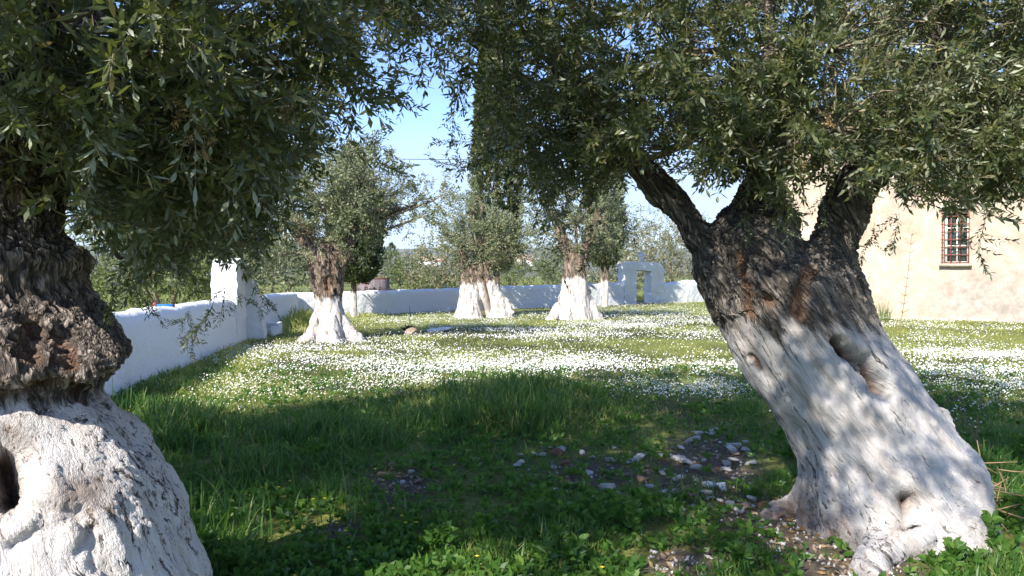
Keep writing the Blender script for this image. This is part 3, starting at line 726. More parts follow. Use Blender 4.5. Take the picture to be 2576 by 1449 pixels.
def inblob(n, c, r, shell=0.6):
    d = rdir(n); rr = rng.random(n) ** (1 / 3.) ; rr = shell * np.maximum(rr, .45 + .55 * rng.random(n)) + (1 - shell) * rr
    return np.asarray(c) + d * rr[:, None] * np.asarray(r), d
def crown(tree, blobs, near, mat, center, droop=0.25, hub=None, keep=None, scl=(0.68, 1.10), branches=True, brad=0.006, out=0.9, high=None):
    """blobs: (centre, radii, number of sprays); near: list of (max distance, templates)"""
    leaf, stem, br = MB(), MB(), MB(); P_, D_ = [], []
    for (c, r, n) in blobs:
        p, d = inblob(n, c, r)
        o = p - np.asarray(center); o /= np.linalg.norm(o, axis=1)[:, None] + 1e-6
        dd = o * out * .5 + d * out * .5 + rdir(n) * .55 + np.array([0, 0, -droop])
        if keep is not None:
            e = dd / np.linalg.norm(dd, axis=1)[:, None] * .5
            k = keep(p) & keep(p + e * .55) & keep(p + e * 1.0); p, dd = p[k], dd[k]
        P_.append(p); D_.append(dd)
        if branches and len(p):
            h = np.asarray(c) if hub is None else hub[np.argmin([np.linalg.norm(np.asarray(c) - x) for x in hub])]
            mid = (np.asarray(c) + h) / 2 + rng.normal(size=3) * .08
            br.add(*tube([h, mid, np.asarray(c)], [brad * 4, brad * 3, brad * 2], 6, 8))
            for a in p[:: max(3, len(p) // 26)]:
                m_ = (a + np.asarray(c)) / 2 + rng.normal(size=3) * .1 * np.linalg.norm(a - c); br.add(*tube([c, m_, a], [brad * 1.6, brad, brad * .5], 4, 6))
    Pp, Dd = np.concatenate(P_), np.concatenate(D_)
    dist = np.linalg.norm(Pp - np.array([0, 0, EYE]), axis=1); lo = 0
    hi = high(Pp) if high else np.zeros(len(Pp), bool)
    for (dm, tp) in near + ([(1e9, SPO)] if high else []):
        s = hi if tp is SPO else (dist >= lo) & (dist < dm) & ~hi; n = int(s.sum()); lo = dm
        if not n: continue
        Rm = frames(Dd[s], rng.random(n) * 6.28); sc = rng.uniform(scl[0], scl[1], n); pk = rng.integers(0, len(tp), n)
        scatter([x[0] for x in tp], Pp[s], Rm, sc, leaf, pk)
        if len(tp[0][1][0]): scatter([x[1] for x in tp], Pp[s], Rm, sc, stem, pk)
    off = np.array(tree.location)
    link('crown', leaf.mesh('crown', off=off), mat, tree, kind='stuff')
    if stem.n: link('twigs', stem.mesh('twigs', off=off), M['twig'], tree, kind='stuff')
    if branches and br.n: link('branches', br.mesh('branches', off=off, smooth=True), M['twig'], tree)

def fuse(parts, voxel, smooth=8, sm=0.5):
    """fuse overlapping tubes into one skin"""
    mb = MB()
    for p in parts: mb.add(*p)
    me = mb.mesh('fuse'); o = bpy.data.objects.new('fuse', me); COL.objects.link(o)
    m = o.modifiers.new('r', 'REMESH'); m.mode = 'VOXEL'; m.voxel_size = voxel
    s = o.modifiers.new('s', 'SMOOTH'); s.iterations = smooth; s.factor = sm
    e = o.evaluated_get(bpy.context.evaluated_depsgraph_get()); em = e.to_mesh()
    V = np.zeros(len(em.vertices) * 3, np.float32); em.vertices.foreach_get('co', V)
    N = np.zeros(len(em.vertices) * 3, np.float32); em.vertices.foreach_get('normal', N)
    n = len(em.polygons); L = np.zeros(len(em.loops), np.int32); em.loops.foreach_get('vertex_index', L)
    assert len(L) == n * 4
    e.to_mesh_clear(); bpy.data.objects.remove(o)
    return V.reshape(-1, 3).astype(float), N.reshape(-1, 3).astype(float), L.reshape(-1, 4)
def segdist(V, pts):
    d = np.full(len(V), 1e9)
    for a, b in zip(pts[:-1], pts[1:]):
        ab = b - a; t_ = np.clip(((V - a) @ ab) / (ab @ ab + 1e-9), 0, 1); d = np.minimum(d, np.linalg.norm(V - a - t_[:, None] * ab, axis=1))
    return d
def trunk(tree, parts, voxel, mat, paint, lean=(0, 0), flute=0.03, fs=3.0, dents=(), bares=(), twist=0.6, zs=0.28, paint_tilt=(0, 0), bumps=0.0):
    V, N, Q = fuse(parts, voxel)
    base = V[V[:, 2] < V[:, 2].min() + .3].mean(0)
    bc = V - base; bc[:, 0] -= lean[0] * bc[:, 2]; bc[:, 1] -= lean[1] * bc[:, 2]
    ca, sa = np.cos(twist * bc[:, 2]), np.sin(twist * bc[:, 2])
    bc = np.stack([bc[:, 0] * ca - bc[:, 1] * sa, bc[:, 0] * sa + bc[:, 1] * ca, bc[:, 2] * zs], 1)
    f = fbm(bc * fs, 4, .55); rid = 1 - np.abs(fbm(bc * fs * 2.1 + 9, 3)) * 2.2
    V = V + N * (flute * (f * 1.3 + rid * .35 - .2))[:, None]
    if bumps: V = V + N * (bumps * fbm((V - base) * 5.0, 4))[:, None]
    bare = np.zeros(len(V))
    eye = np.array([0, 0, EYE])
    def snap(pts):
        pts = np.array([np.asarray(p, float) for p in pts]); pts = catmull(pts, len(pts) * 4) if len(pts) > 1 else pts; out = []
        for p in pts:                                  # carry the mark along its sight line on to the bark
            dv = p - eye; dv /= np.linalg.norm(dv); q_ = V - eye; al = q_ @ dv; pe = np.linalg.norm(q_ - al[:, None] * dv, axis=1)
            c = np.where(pe < voxel * 1.6)[0]; out.append(V[c[np.argmin(al[c])]] if len(c) else p)
        return out if len(out) > 1 else out * 2
    for (pts, r, dep, bk_) in [(snap(e_[0]), e_[1], e_[2], e_[3] if len(e_) > 3 else 1.0) for e_ in dents]:
        w = np.exp(-(segdist(V, pts) / r) ** 2); V = V - N * (dep * w)[:, None]; bare = np.maximum(bare, bk_ * np.clip(w * 1.7 - .35, 0, 1))
    for (pts, r, k) in bares:
        w = np.exp(-(segdist(V, snap(pts)) / r) ** 2); bare = np.maximum(bare, k * w)
    pm = paint - V[:, 2] + paint_tilt[0] * (V[:, 0] - base[0]) + paint_tilt[1] * (V[:, 1] - base[1])
    link('trunk', mesh_np('trunk', V - np.array(tree.location), Q, {'bc': bc, 'pm': pm, 'bare': bare}, True), mat, tree)

# --- the hollow olive at the left
d1 = 2.9
t1 = thing('olive_tree', 'gnarled hollow olive with a knobbly bark bulge above its whitewashed flaking base', 'tree', (P(60, 1740, d1)[0], d1, 0))
main = pxtube([(-480, 1830, 640, 1830, d1, 1.0), (-400, 1700, 575, 1700, d1, .95), (-340, 1560, 520, 1560, d1), (-320, 1449, 483, 1449, d1), (-310, 1300, 437, 1300, d1), (-310, 1200, 392, 1200, d1),
               (-310, 1110, 332, 1110, d1), (-310, 1050, 290, 1050, d1), (-312, 995, 236, 995, d1), (-315, 960, 262, 960, d1), (-316, 900, 300, 900, d1), (-305, 840, 275, 840, d1),
               (-290, 780, 240, 780, d1), (-275, 710, 203, 710, d1), (-268, 640, 203, 640, d1), (-262, 590, 165, 590, d1), (-258, 530, 135, 530, d1), (-255, 470, 100, 470, d1, .8), (-230, 400, 50, 400, d1, .7)], 90, 44)
knob = pxtube([(110, 975, 240, 975, d1 - .12), (110, 930, 310, 930, d1 - .12), (120, 885, 316, 885, d1 - .1), (130, 820, 262, 820, d1 - .08), (130, 760, 215, 760, d1 - .05)], 20, 24)
limbs = [tube([P(-100, 480, d1), P(-170, 330, d1 + .05), P(-260, 150, d1 + .2), P(-380, -100, d1 + .3)], [.26, .2, .16, .12], 16, 24),
         tube([P(30, 520, d1 + .1), P(70, 380, d1 + .35), P(140, 200, d1 + .7), P(260, -60, d1 + 1.2)], [.2, .13, .11, .09], 16, 24),
         tube([P(-120, 460, d1 + .1), P(-120, 250, d1 + .5), P(-60, 0, d1 + 1.2), P(0, -300, d1 + 1.9)], [.2, .15, .12, .1], 16, 24),
         tube([P(20, 440, d1 - .1), P(60, 300, d1 - .2), P(80, 80, d1 - .3), P(180, -200, d1 - .5)], [.13, .09, .07, .05], 14, 20)]
fr = lambda x, y, o: P(x, y, d1 - o)
trunk(t1, [main, knob] + limbs, 0.0142, M['bark1'], 1.13, flute=.035, fs=2.6, twist=.4, zs=.34, paint_tilt=(.10, 0), bumps=.02,
      dents=[([fr(-25, 1130, .42), fr(-15, 1180, .42), fr(-12, 1225, .42)], .07, .30), ([fr(160, 830, .38), fr(165, 900, .38)], .03, .05),
             ([fr(90, 800, .4), fr(75, 880, .42)], .035, .07), ([fr(110, 1370, .5), fr(170, 1440, .5)], .04, .03, .1), ([fr(185, 1440, .5), fr(240, 1330, .48)], .018, .03, .3),
             ([fr(60, 1350, .5), fr(210, 1280, .5)], .018, .03, .3), ([fr(20, 1020, .4), fr(140, 985, .4), fr(235, 1000, .25)], .03, .05, .6), ([fr(150, 1400, .5), fr(185, 1425, .5)], .02, .045, .7),
             ([fr(20, 1245, .5), fr(95, 1290, .5), fr(70, 1350, .5), fr(20, 1390, .5)], .022, .035, .15), ([fr(95, 1290, .5), fr(170, 1270, .5), fr(215, 1300, .48)], .02, .03, .15), ([fr(240, 1330, .48), fr(260, 1420, .48), fr(330, 1470, .44)], .022, .03, .2)],
      bares=[([fr(200, 1230, .42), fr(235, 1220, .40)], .085, .75), ([fr(0, 1090, .42), fr(60, 1130, .42)], .05, .6)])
def px(x, y, d, rx, ry, rd, n): return (P(x, y, d), (rx / F * d, rd, ry / F * d), n)
hub1 = [P(-260, 150, d1 + .2), P(140, 200, d1 + .7), P(-60, 0, d1 + 1.2), P(80, 80, d1 - .3)]
b1 = [px(120, 60, 2.6, 330, 230, .7, 85), px(470, 100, 2.9, 320, 230, .9, 105), px(800, 60, 3.6, 260, 200, 1.0, 100), px(1040, 0, 4.2, 200, 150, .8, 60),
      px(250, 290, 3.1, 270, 210, .8, 85), px(560, 330, 3.5, 290, 220, 1.0, 95), px(790, 260, 3.3, 160, 140, .6, 45), px(400, 520, 4.3, 290, 170, .9, 62),
      px(620, 520, 4.6, 170, 130, .7, 40), px(330, 600, 4.0, 150, 110, .6, 32), px(700, 430, 4.0, 160, 110, .7, 38),
      ((-1.6, 4.4, 4.4), (2.2, 2.2, 1.1), 470), ((-3.8, 3.5, 4.2), (1.8, 1.8, 1.2), 430), ((-1.5, 5.3, 4.6), (1.9, 1.2, .9), 250), ((-1.5, 2.4, 4.1), (1.1, .8, .6), 60),
      ((-6.0, 2.3, 4.0), (1.5, 1.4, 1.2), 300), ((-5.0, 2.2, 3.7), (1.0, .9, .9), 150), ((-3.4, 1.6, 4.3), (1.2, 1.0, .7), 150), ((-1.7, 1.0, 4.4), (1.3, .9, .6), 45), ((-4.2, 3.7, 4.3), (1.6, 1.2, 1.0), 220), ((-4.5, 1.3, 3.9), (.9, .8, .7), 110), ((-2.1, .5, 4.3), (1.0, .9, .6), 100), ((-.2, 1.2, 3.9), (1.0, .7, .5), 60),  # out-of-frame leaf masses, added to shade the foreground and dapple the leaning trunk
      px(430, 610, 4.5, 230, 120, .7, 44), px(600, 590, 4.9, 140, 110, .6, 34), px(300, 650, 4.1, 110, 90, .5, 22)]
def outside(p):
    # unseen crown out of frame, filled in for its shade: larger, sparser leaf pairs
    x, y = proj(p[:, 0], p[:, 1], p[:, 2]); return (y < -330) | (x < -420) | (p[:, 1] < .8)
def keep1(p):
    x, y = proj(p[:, 0], p[:, 1], p[:, 2])
    k = np.linalg.norm(p - np.array([0, 0, EYE]), axis=1) > 1.75
    low = np.interp(x, [-400, 150, 220, 330, 460, 520, 640, 720, 800, 900, 960, 1000, 1060, 1160, 1300, 1400], [500, 520, 660, 760, 720, 690, 680, 600, 430, 370, 280, 150, 150, 180, 150, 0])
    k &= (y < low) | (p[:, 1] < .6)
    return k
crown(t1, b1, [(2.95, SP6), (99, SP4)], M['olive'], (-1.9, 3.4, 3.0), droop=.35, hub=hub1, keep=keep1, high=outside)
# hanging branchlets in front of the wall, and browned sprays
def hang(tree, items, mat, name, tp=SP6):
    lv, st = MB(), MB()
    for (x, y, d, D, s, k) in items:
        Rm = frames(np.array([D], float), np.array([k * 1.3])); p = np.array([P(x, y, d)])
        scatter([tp[k % len(tp)][0]], p, Rm, np.array([s]), lv); scatter([tp[k % len(tp)][1]], p, Rm, np.array([s]), st)
    off = np.array(tree.location)
    o = link(name, lv.mesh(name, off=off), mat, tree, kind='stuff'); link('twigs', st.mesh('twigs', off=off), M['twig'], tree, kind='stuff')
hang(t1, [(575, 700, 3.0, (-.25, 0, -1), .4, 1), (545, 740, 3.0, (-.15, 0, -1), .5, 2), (480, 770, 3.0, (-.5, 0, -.8), .32, 3), (470, 800, 3.0, (.25, 0, -1), .34, 4), (640, 700, 3.1, (.1, 0, -1), .36, 5), (590, 720, 2.9, (.4, 0, -.8), .34, 6),
          (850, 385, 2.3, (1, 0, -.12), .5, 7), (880, 330, 2.6, (1, 0, .05), .42, 8), (900, 260, 3.0, (1, .1, .1), .5, 3), (930, 180, 3.4, (.8, 0, -.5), .6, 4), (280, 690, 3.0, (.4, 0, -1), .5, 2), (330, 700, 3.1, (.1, 0, -1), .42, 5),
          (1080, 60, 4.2, (.3, 0, -1), .8, 1), (1010, 60, 4.0, (.1, 0, -1), .7, 6), (1130, 90, 4.3, (.2, 0, -1), .9, 3), (1180, 60, 4.4, (.2, 0, -1), 1.1, 2)], M['olive'], 'hanging_sprays')
hang(t1, [(440, 210, 2.3, (.05, -.1, -1), .28, 1), (475, 300, 2.35, (.5, -.1, -.8), .30, 4), (735, 225, 2.6, (-.1, 0, -1), .25, 7), (590, 560, 3.0, (0, 0, -1), .25, 3), (1040, 20, 3.4, (.3, 0, -1), .3, 5), (570, 180, 2.6, (0, 0, -1), .2, 6)], M['dryleaf'], 'dry_sprays')

# --- the leaning olive at the right
d2 = 4.75
t2 = thing('olive_tree', 'leaning olive with a forked dark trunk and a smooth whitewashed foot', 'tree', (P(2300, 1333, d2)[0], d2, 0))
stemm = pxtube([(2010, 1390, 2520, 1450, d2, .85), (2018, 1300, 2498, 1350, d2, .85), (2022, 1235, 2478, 1235, d2, .85), (2022, 1175, 2452, 1150, d2, .85), (2000, 1110, 2392, 1068, d2, .85), (1955, 1040, 2330, 985, d2, .88), (1900, 960, 2268, 895, d2, .9),
                (1850, 880, 2222, 835, d2, .9), (1818, 815, 2192, 785, d2, .9), (1785, 755, 2176, 740, d2, .85), (1757, 690, 2166, 700, d2, .8), (1750, 640, 2120, 650, d2, .6), (1790, 600, 2060, 615, d2, .45)], 70, 44)
limbA = pxtube([(1800, 800, 1960, 770, d2, .9), (1762, 700, 1900, 680, d2, .9), (1728, 625, 1815, 600, d2, 1), (1690, 550, 1762, 532, d2 + .05, 1), (1640, 497, 1712, 470, d2 + .1, 1), (1590, 440, 1662, 415, d2 + .15, 1), (1540, 385, 1602, 355, d2 + .2, 1), (1480, 310, 1530, 280, d2 + .3, 1), (1400, 200, 1440, 180, d2 + .4, 1), (1350, 60, 1385, 60, d2 + .5, 1)], 50, 24)
limbB = pxtube([(1800, 790, 2080, 790, d2 - .05, .9), (1795, 680, 2030, 690, d2 - .1, .8), (1785, 590, 2005, 605, d2 - .08, .75), (1795, 545, 1998, 560, d2 - .05, .7), (1840, 510, 1985, 525, d2, .7), (1885, 430, 1965, 440, d2, 1), (1905, 300, 1955, 300, d2 + .05, 1), (1915, 150, 1948, 150, d2 + .1, 1), (1922, -60, 1948, -60, d2 + .2, 1)], 50, 26)
limbC = pxtube([(1990, 830, 2190, 780, d2 - .05, .9), (2025, 720, 2172, 715, d2, .9), (2032, 630, 2148, 640, d2, .95), (2050, 555, 2160, 562, d2, 1), (2078, 495, 2185, 510, d2 - .05, 1), (2120, 440, 2225, 462, d2 - .1, 1), (2180, 380, 2270, 410, d2 - .1, 1), (2260, 290, 2320, 320, d2, 1), (2330, 150, 2370, 165, d2 + .2, 1), (2380, -50, 2415, -50, d2 + .4, 1)], 50, 24)
foot = pxtube([(2350, 1020, 2390, 1025, 4.75, .9), (2325, 1090, 2420, 1085, 4.62, .9), (2312, 1180, 2470, 1170, 4.5, .9), (2300, 1260, 2488, 1260, 4.45, .85), (2280, 1330, 2495, 1340, 4.4, .85), (2250, 1400, 2498, 1405, 4.35, .85), (2220, 1460, 2510, 1470, 4.3, .8)], 24, 28)
r1 = tube([P(2290, 1330, 4.35), G(2230, 1405) + [0, 0, .05], G(2180, 1440) + [0, 0, .0], G(2120, 1475) - [0, 0, .1]], [.18, .12, .08, .04], 14, 20)
r2 = tube([P(2080, 1180, 4.9), G(2000, 1275) + [0, 0, .02], G(1930, 1305) - [0, 0, .02], G(1860, 1335) - [0, 0, .12]], [.14, .09, .06, .03], 14, 20)
r3 = tube([P(2180, 1200, 4.55), G(2120, 1310) + [0, 0, .03], G(2085, 1350) - [0, 0, .08]], [.20, .13, .06], 14, 16)
f2 = lambda x, y, o=.34: P(x, y, d2 - o)
trunk(t2, [stemm, limbA, limbB, limbC, foot, r1, r2, r3], 0.0145, M['bark2'], 1.26, lean=(-.62, 0), flute=.030, fs=3.2, twist=.25, zs=.2, bumps=.018,
      dents=[([f2(2118, 868), f2(2150, 900), f2(2185, 925)], .030, .24), ([f2(2185, 922), f2(2212, 945), f2(2235, 985)], .045, .20), ([f2(2165, 930), f2(2200, 985), f2(2225, 1000)], .022, .07), ([f2(1885, 905), f2(1900, 935)], .022, .04), ([f2(1925, 765)], .05, .07),
             ([f2(2010, 800), f2(2040, 660)], .05, .08), ([f2(1850, 640), f2(1880, 800)], .04, .05),
             ([P(2296, 1265, 4.25), P(2285, 1290, 4.25)], .06, .22)],
      bares=[([f2(1890, 620), f2(1950, 720)], .10, .12), ([G(2010, 1290), G(1900, 1310)], .16, .75), ([G(2110, 1320), G(2085, 1350)], .12, .6), ([G(2170, 1440)], .12, .4)])
hub2 = [P(1410, 190, d2 + .4), P(1930, 150, d2 + .1), P(2345, 160, d2 + .2), P(1560, 360, d2 + .2), P(2225, 390, d2 - .1)]
b2 = [px(1270, 80, 4.8, 170, 190, .7, 58), px(1250, 250, 4.5, 80, 170, .4, 26), px(1430, 200, 5.3, 250, 270, 1.1, 120), px(1420, 430, 5.4, 140, 150, .6, 24), px(1330, 380, 4.9, 120, 150, .4, 24), px(1480, 520, 5.3, 110, 80, .4, 11),
      px(1700, 130, 4.9, 320, 260, 1.2, 230), px(1720, 370, 4.6, 200, 160, .6, 85), px(1920, 400, 4.2, 150, 110, .35, 60), px(2030, 430, 4.6, 70, 110, .3, 26), px(2080, 130, 4.7, 320, 250, 1.2, 270), px(2100, 320, 4.1, 200, 150, .45, 90), px(2400, 170, 5.1, 280, 240, 1.1, 260), px(2480, 270, 4.6, 160, 90, .5, 50), px(2030, 280, 4.7, 130, 110, .5, 45),
      px(2380, 380, 4.4, 200, 110, .5, 80), px(2520, 400, 4.3, 160, 120, .4, 60), px(2450, 30, 4.9, 230, 130, .9, 80), px(2290, 490, 4.3, 90, 50, .25, 20), px(2440, 500, 4.4, 140, 60, .3, 30), px(1820, -240, 5.9, 560, 220, 1.3, 230), px(2500, -130, 6.0, 300, 220, 1.1, 80)]
def keep2(p):
    x, y = proj(p[:, 0], p[:, 1], p[:, 2])
    edge = np.interp(y, [-500, 0, 120, 230, 430, 500, 600, 660], [1050, 1090, 1130, 1195, 1200, 1285, 1320, 1370])
    low = np.interp(x, [1080, 1200, 1320, 1380, 1440, 1500, 1545, 1590, 1640, 1700, 1760, 1850, 1990, 2015, 2050, 2100, 2190, 2240, 2270, 2340, 2420, 2600], [440, 450, 620, 640, 580, 550, 500, 410, 415, 470, 500, 520, 560, 545, 530, 410, 400, 470, 530, 545, 525, 560])
    k = (x > edge) & (y < low)
    return k & (p[:, 1] > 3.6)
crown(t2, b2, [(99, SP4)], M['olive'], (1.9, 4.9, 2.6), droop=.3, hub=hub2, keep=keep2, high=outside)
hang(t2, [(1150, 230, 4.4, (-.3, 0, -1), .6, 1), (1190, 360, 4.4, (-1, 0, .2), .5, 3), (1200, 410, 4.4, (-1, 0, .15), .55, 4), (1240, 380, 4.4, (-.6, 0, -1), .6, 5), (1170, 160, 4.4, (-.2, 0, -1), .6, 6),
          (1420, 560, 4.8, (-.3, 0, -1), .8, 7), (1450, 600, 4.8, (.1, 0, -1), .6, 8), (1500, 560, 4.8, (.2, 0, -1), .6, 1), (2260, 510, 4.3, (-.2, 0, -1), .6, 2), (2200, 560, 4.5, (-.1, -.1, -1), .55, 3), (2480, 540, 4.4, (.2, 0, -1), .7, 4), (2420, 530, 4.4, (-.3, 0, -1), .5, 5),
          (1560, 500, 4.7, (.1, 0, -1), .6, 2), (1600, 520, 4.9, (-.2, 0, -1), .5, 6), (2000, 480, 4.4, (0, 0, -1), .45, 6), (2060, 470, 4.3, (.1, 0, -1), .5, 2), (1950, 520, 4.2, (.1, 0, -1), .5, 5), (1880, 510, 4.3, (-.2, 0, -1), .45, 1)], M['olive'], 'hanging_sprays', SP4)
hang(t2, [(2120, 340, 4.0, (-.6, 0, .4), .4, 1), (2030, 385, 4.0, (.1, 0, -1), .25, 3), (2420, 470, 4.1, (0, 0, -1), .3, 4)], M['dryleaf'], 'dry_sprays', SP4)

# --- olives of the grove
def gtube(sec, d, m=30, n=20): return pxtube([(a, b, c, e, d, .9) for (a, b, c, e) in sec], m, n)
d3 = 18.3
t3 = thing('olive_tree', 'whitewashed olive with spreading roots standing near the white pier', 'tree', (P(830, 860, d3)[0], d3, 0))
s3 = gtube([(790, 900, 882, 900), (794, 845, 876, 845), (797, 800, 868, 800), (798, 765, 862, 765), (790, 725, 866, 725), (784, 690, 870, 690), (782, 650, 868, 650), (790, 610, 850, 610)], d3)
rt = lambda d, pts, rad: tube([P(x, y, d + o) for (x, y, o) in pts], rad, 12, 16)
trunk(t3, [s3, rt(d3, [(810, 790, -.1), (790, 835, -.15), (765, 858, -.2), (735, 880, -.2)], [.16, .13, .10, .05]), rt(d3, [(855, 800, 0), (880, 845, -.1), (905, 858, -.1), (935, 872, -.1)], [.16, .13, .09, .05]),
           rt(d3, [(830, 800, -.2), (838, 850, -.4), (842, 880, -.5)], [.18, .15, .1]), rt(d3, [(810, 660, 0), (770, 600, .1), (720, 540, .3)], [.28, .2, .12]), rt(d3, [(850, 660, 0), (880, 600, .1), (930, 545, .1), (1000, 527, 0), (1075, 512, 0)], [.26, .18, .1, .055, .03])],
      .024, M['bark3'], 1.05, flute=.075, fs=2.2, twist=.5, dents=[([P(822, 735, d3 - .4), P(815, 700, d3 - .4)], .07, .13), ([P(848, 735, d3 - .35)], .05, .10), ([P(815, 838, d3 - .45)], .05, .08), ([P(855, 838, d3 - .45)], .05, .08), ([P(840, 720, d3 - .4), P(835, 660, d3 - .4)], .06, .08)])
px3 = lambda x, y, rx, ry, rd, n, d: (P(x, y, d), (rx / F * d, rd, ry / F * d), n)
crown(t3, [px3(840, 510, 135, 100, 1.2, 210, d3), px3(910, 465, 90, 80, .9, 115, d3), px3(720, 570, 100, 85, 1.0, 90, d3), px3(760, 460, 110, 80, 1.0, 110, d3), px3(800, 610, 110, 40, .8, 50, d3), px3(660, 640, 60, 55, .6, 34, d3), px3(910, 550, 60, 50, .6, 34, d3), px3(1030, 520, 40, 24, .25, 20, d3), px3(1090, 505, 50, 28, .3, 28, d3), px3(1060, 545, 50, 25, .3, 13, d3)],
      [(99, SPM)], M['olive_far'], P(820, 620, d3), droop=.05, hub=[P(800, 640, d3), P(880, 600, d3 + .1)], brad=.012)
d5 = 28.5
t5 = thing('olive_tree', 'split hollow olive with two whitewashed legs and a low round crown', 'tree', (P(1215, 795, d5)[0], d5, 0))
trunk(t5, [gtube([(1128, 815, 1222, 815), (1142, 790, 1216, 795), (1154, 755, 1209, 760), (1161, 720, 1204, 720), (1163, 690, 1200, 690), (1158, 665, 1195, 665)], d5), gtube([(1222, 805, 1300, 800), (1219, 780, 1290, 772), (1212, 755, 1272, 748), (1202, 722, 1254, 715), (1194, 690, 1234, 688), (1180, 660, 1224, 660)], d5),
           rt(d5, [(1265, 755, 0), (1280, 772, -.2), (1292, 790, -.3)], [.2, .16, .1]), rt(d5, [(1205, 680, 0), (1240, 662, .1), (1285, 645, .1), (1312, 612, .1)], [.3, .22, .18, .14]), rt(d5, [(1175, 680, 0), (1168, 650, 0), (1160, 620, 0)], [.22, .16, .1]), rt(d5, [(1205, 650, 0), (1215, 560, -.2), (1212, 510, -.2)], [.1, .07, .05])],
      .034, M['bark3'], 1.32, flute=.09, fs=1.8, twist=.3, paint_tilt=(.1, 0), dents=[([P(1212, 700, d5 - .4), P(1222, 785, d5 - .4)], .12, .3)])
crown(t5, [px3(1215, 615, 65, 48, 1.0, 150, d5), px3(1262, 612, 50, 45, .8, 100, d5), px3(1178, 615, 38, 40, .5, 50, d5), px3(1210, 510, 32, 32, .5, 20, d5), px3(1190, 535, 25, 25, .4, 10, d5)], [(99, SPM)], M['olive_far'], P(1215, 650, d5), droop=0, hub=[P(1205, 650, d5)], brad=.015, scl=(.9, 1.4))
d7 = 26.8
t7 = thing('olive_tree', 'stout straight olive whitewashed to chest height in the middle of the meadow', 'tree', (P(1448, 800, d7)[0], d7, 0))
trunk(t7, [gtube([(1400, 830, 1496, 830), (1402, 795, 1494, 795), (1406, 765, 1484, 765), (1411, 735, 1480, 735), (1415, 700, 1477, 700), (1418, 665, 1476, 665), (1422, 635, 1470, 635)], d7), rt(d7, [(1410, 770, 0), (1392, 795, -.2), (1370, 815, -.25)], [.22, .16, .1]), rt(d7, [(1475, 770, 0), (1500, 792, -.1), (1528, 812, -.1)], [.22, .16, .08]),
           rt(d7, [(1440, 780, -.2), (1435, 815, -.6)], [.3, .12]), rt(d7, [(1435, 650, 0), (1410, 590, .1), (1390, 530, .2)], [.3, .2, .12]), rt(d7, [(1460, 650, 0), (1490, 580, .1), (1510, 520, .2)], [.3, .2, .12])],
      .034, M['bark3'], 1.5, flute=.08, fs=2.2, twist=.2, zs=.2)
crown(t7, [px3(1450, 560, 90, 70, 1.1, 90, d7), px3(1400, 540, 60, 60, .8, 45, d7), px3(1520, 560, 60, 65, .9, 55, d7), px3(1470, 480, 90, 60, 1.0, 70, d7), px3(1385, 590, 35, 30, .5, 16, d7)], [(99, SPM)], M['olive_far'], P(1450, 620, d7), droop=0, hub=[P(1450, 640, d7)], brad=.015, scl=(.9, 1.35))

# --- cypresses
def cyp_tuft(seed):
    rd = np.random.default_rng(seed); mb = MB()
    for k in range(11):
        a, e = rd.random() * 6.28, rd.uniform(.15, .8); D = np.array([[math.cos(a) * math.sin(e), math.sin(a) * math.sin(e), math.cos(e)]])
        V, T = leaf4(rd.uniform(.10, .2), rd.uniform(.018, .034), rd.uniform(-.01, .02)); mb.add(V @ frames(D, np.array([rd.random() * 6.28]))[0].T + rd.normal(size=3) * .03 + [0, 0, k * .012], T)
    return mb.get()
CT = [cyp_tuft(k) for k in range(6)]
def cypress(label, x, ybase, d, top_z, rad, z0, trunk_r, paint, n, group=None, forks=1):
    b = P(x, ybase, d); o = thing('cypress_tree', label, 'tree', (b[0], d, 0), group)
    tb = []
    for k in range(forks):
        dx = (k - (forks - 1) / 2) * trunk_r * 2.2
        tb.append(tube([(b[0] + dx * .6, d, -.2), (b[0] + dx * .5, d, .1), (b[0] + dx, d, z0 * .7), (b[0] + dx * 1.2, d, z0 + 1.5), (b[0], d, top_z * .8)], [trunk_r * 1.5, trunk_r * 1.15, trunk_r, trunk_r * .85, trunk_r * .2], 14, 40))
    trunk(o, tb, max(.022, trunk_r * .13), M['bark3'], paint, flute=trunk_r * .12, fs=4, zs=.2)
    t_ = rng.random(n) ** .85; a = rng.random(n) * 6.283
    prof = np.interp(t_, [0, .06, .2, .5, .8, 1], [.35, .8, 1, .9, .55, .05]) * rad
    lump = 1 + .28 * n2(np.cos(a) * 2 + t_ * 6, np.sin(a) * 2 + t_ * 3, 1.3, 2)
    r = prof * lump * (1 - .35 * rng.random(n) ** 2)
    z = z0 + (top_z - z0) * t_ - .15 * (r / rad)
    p = np.stack([b[0] + np.cos(a) * r, d + np.sin(a) * r, z], 1)
    D = np.stack([np.cos(a) * .55, np.sin(a) * .55, np.full(n, 1.0)], 1) + rng.normal(size=(n, 3)) * .3
    mb = MB(); scatter(CT, p, frames(D, rng.random(n) * 6.28), rng.uniform(.8, 1.6, n), mb)
    link('crown', mb.mesh('crown', off=np.array(o.location)), M['cypress'], o, kind='stuff')
    return o
cypress('tall dark columnar cypress rising behind the split hollow olive', 1249, 772, 33.5, 13.5, 1.05, 1.75, .16, 1.15, 4600)
cypress('dense cypress with a slim whitewashed trunk behind the olive with spreading roots', 890, 788, 28.0, 6.2, .92, 1.25, .12, .98, 2600)
cypress('cypress with a twin whitewashed stem beside the white gateway', 1521, 768, 37.5, 10.5, 0.85, 1.95, .1, 1.3, 2700, None, 2)

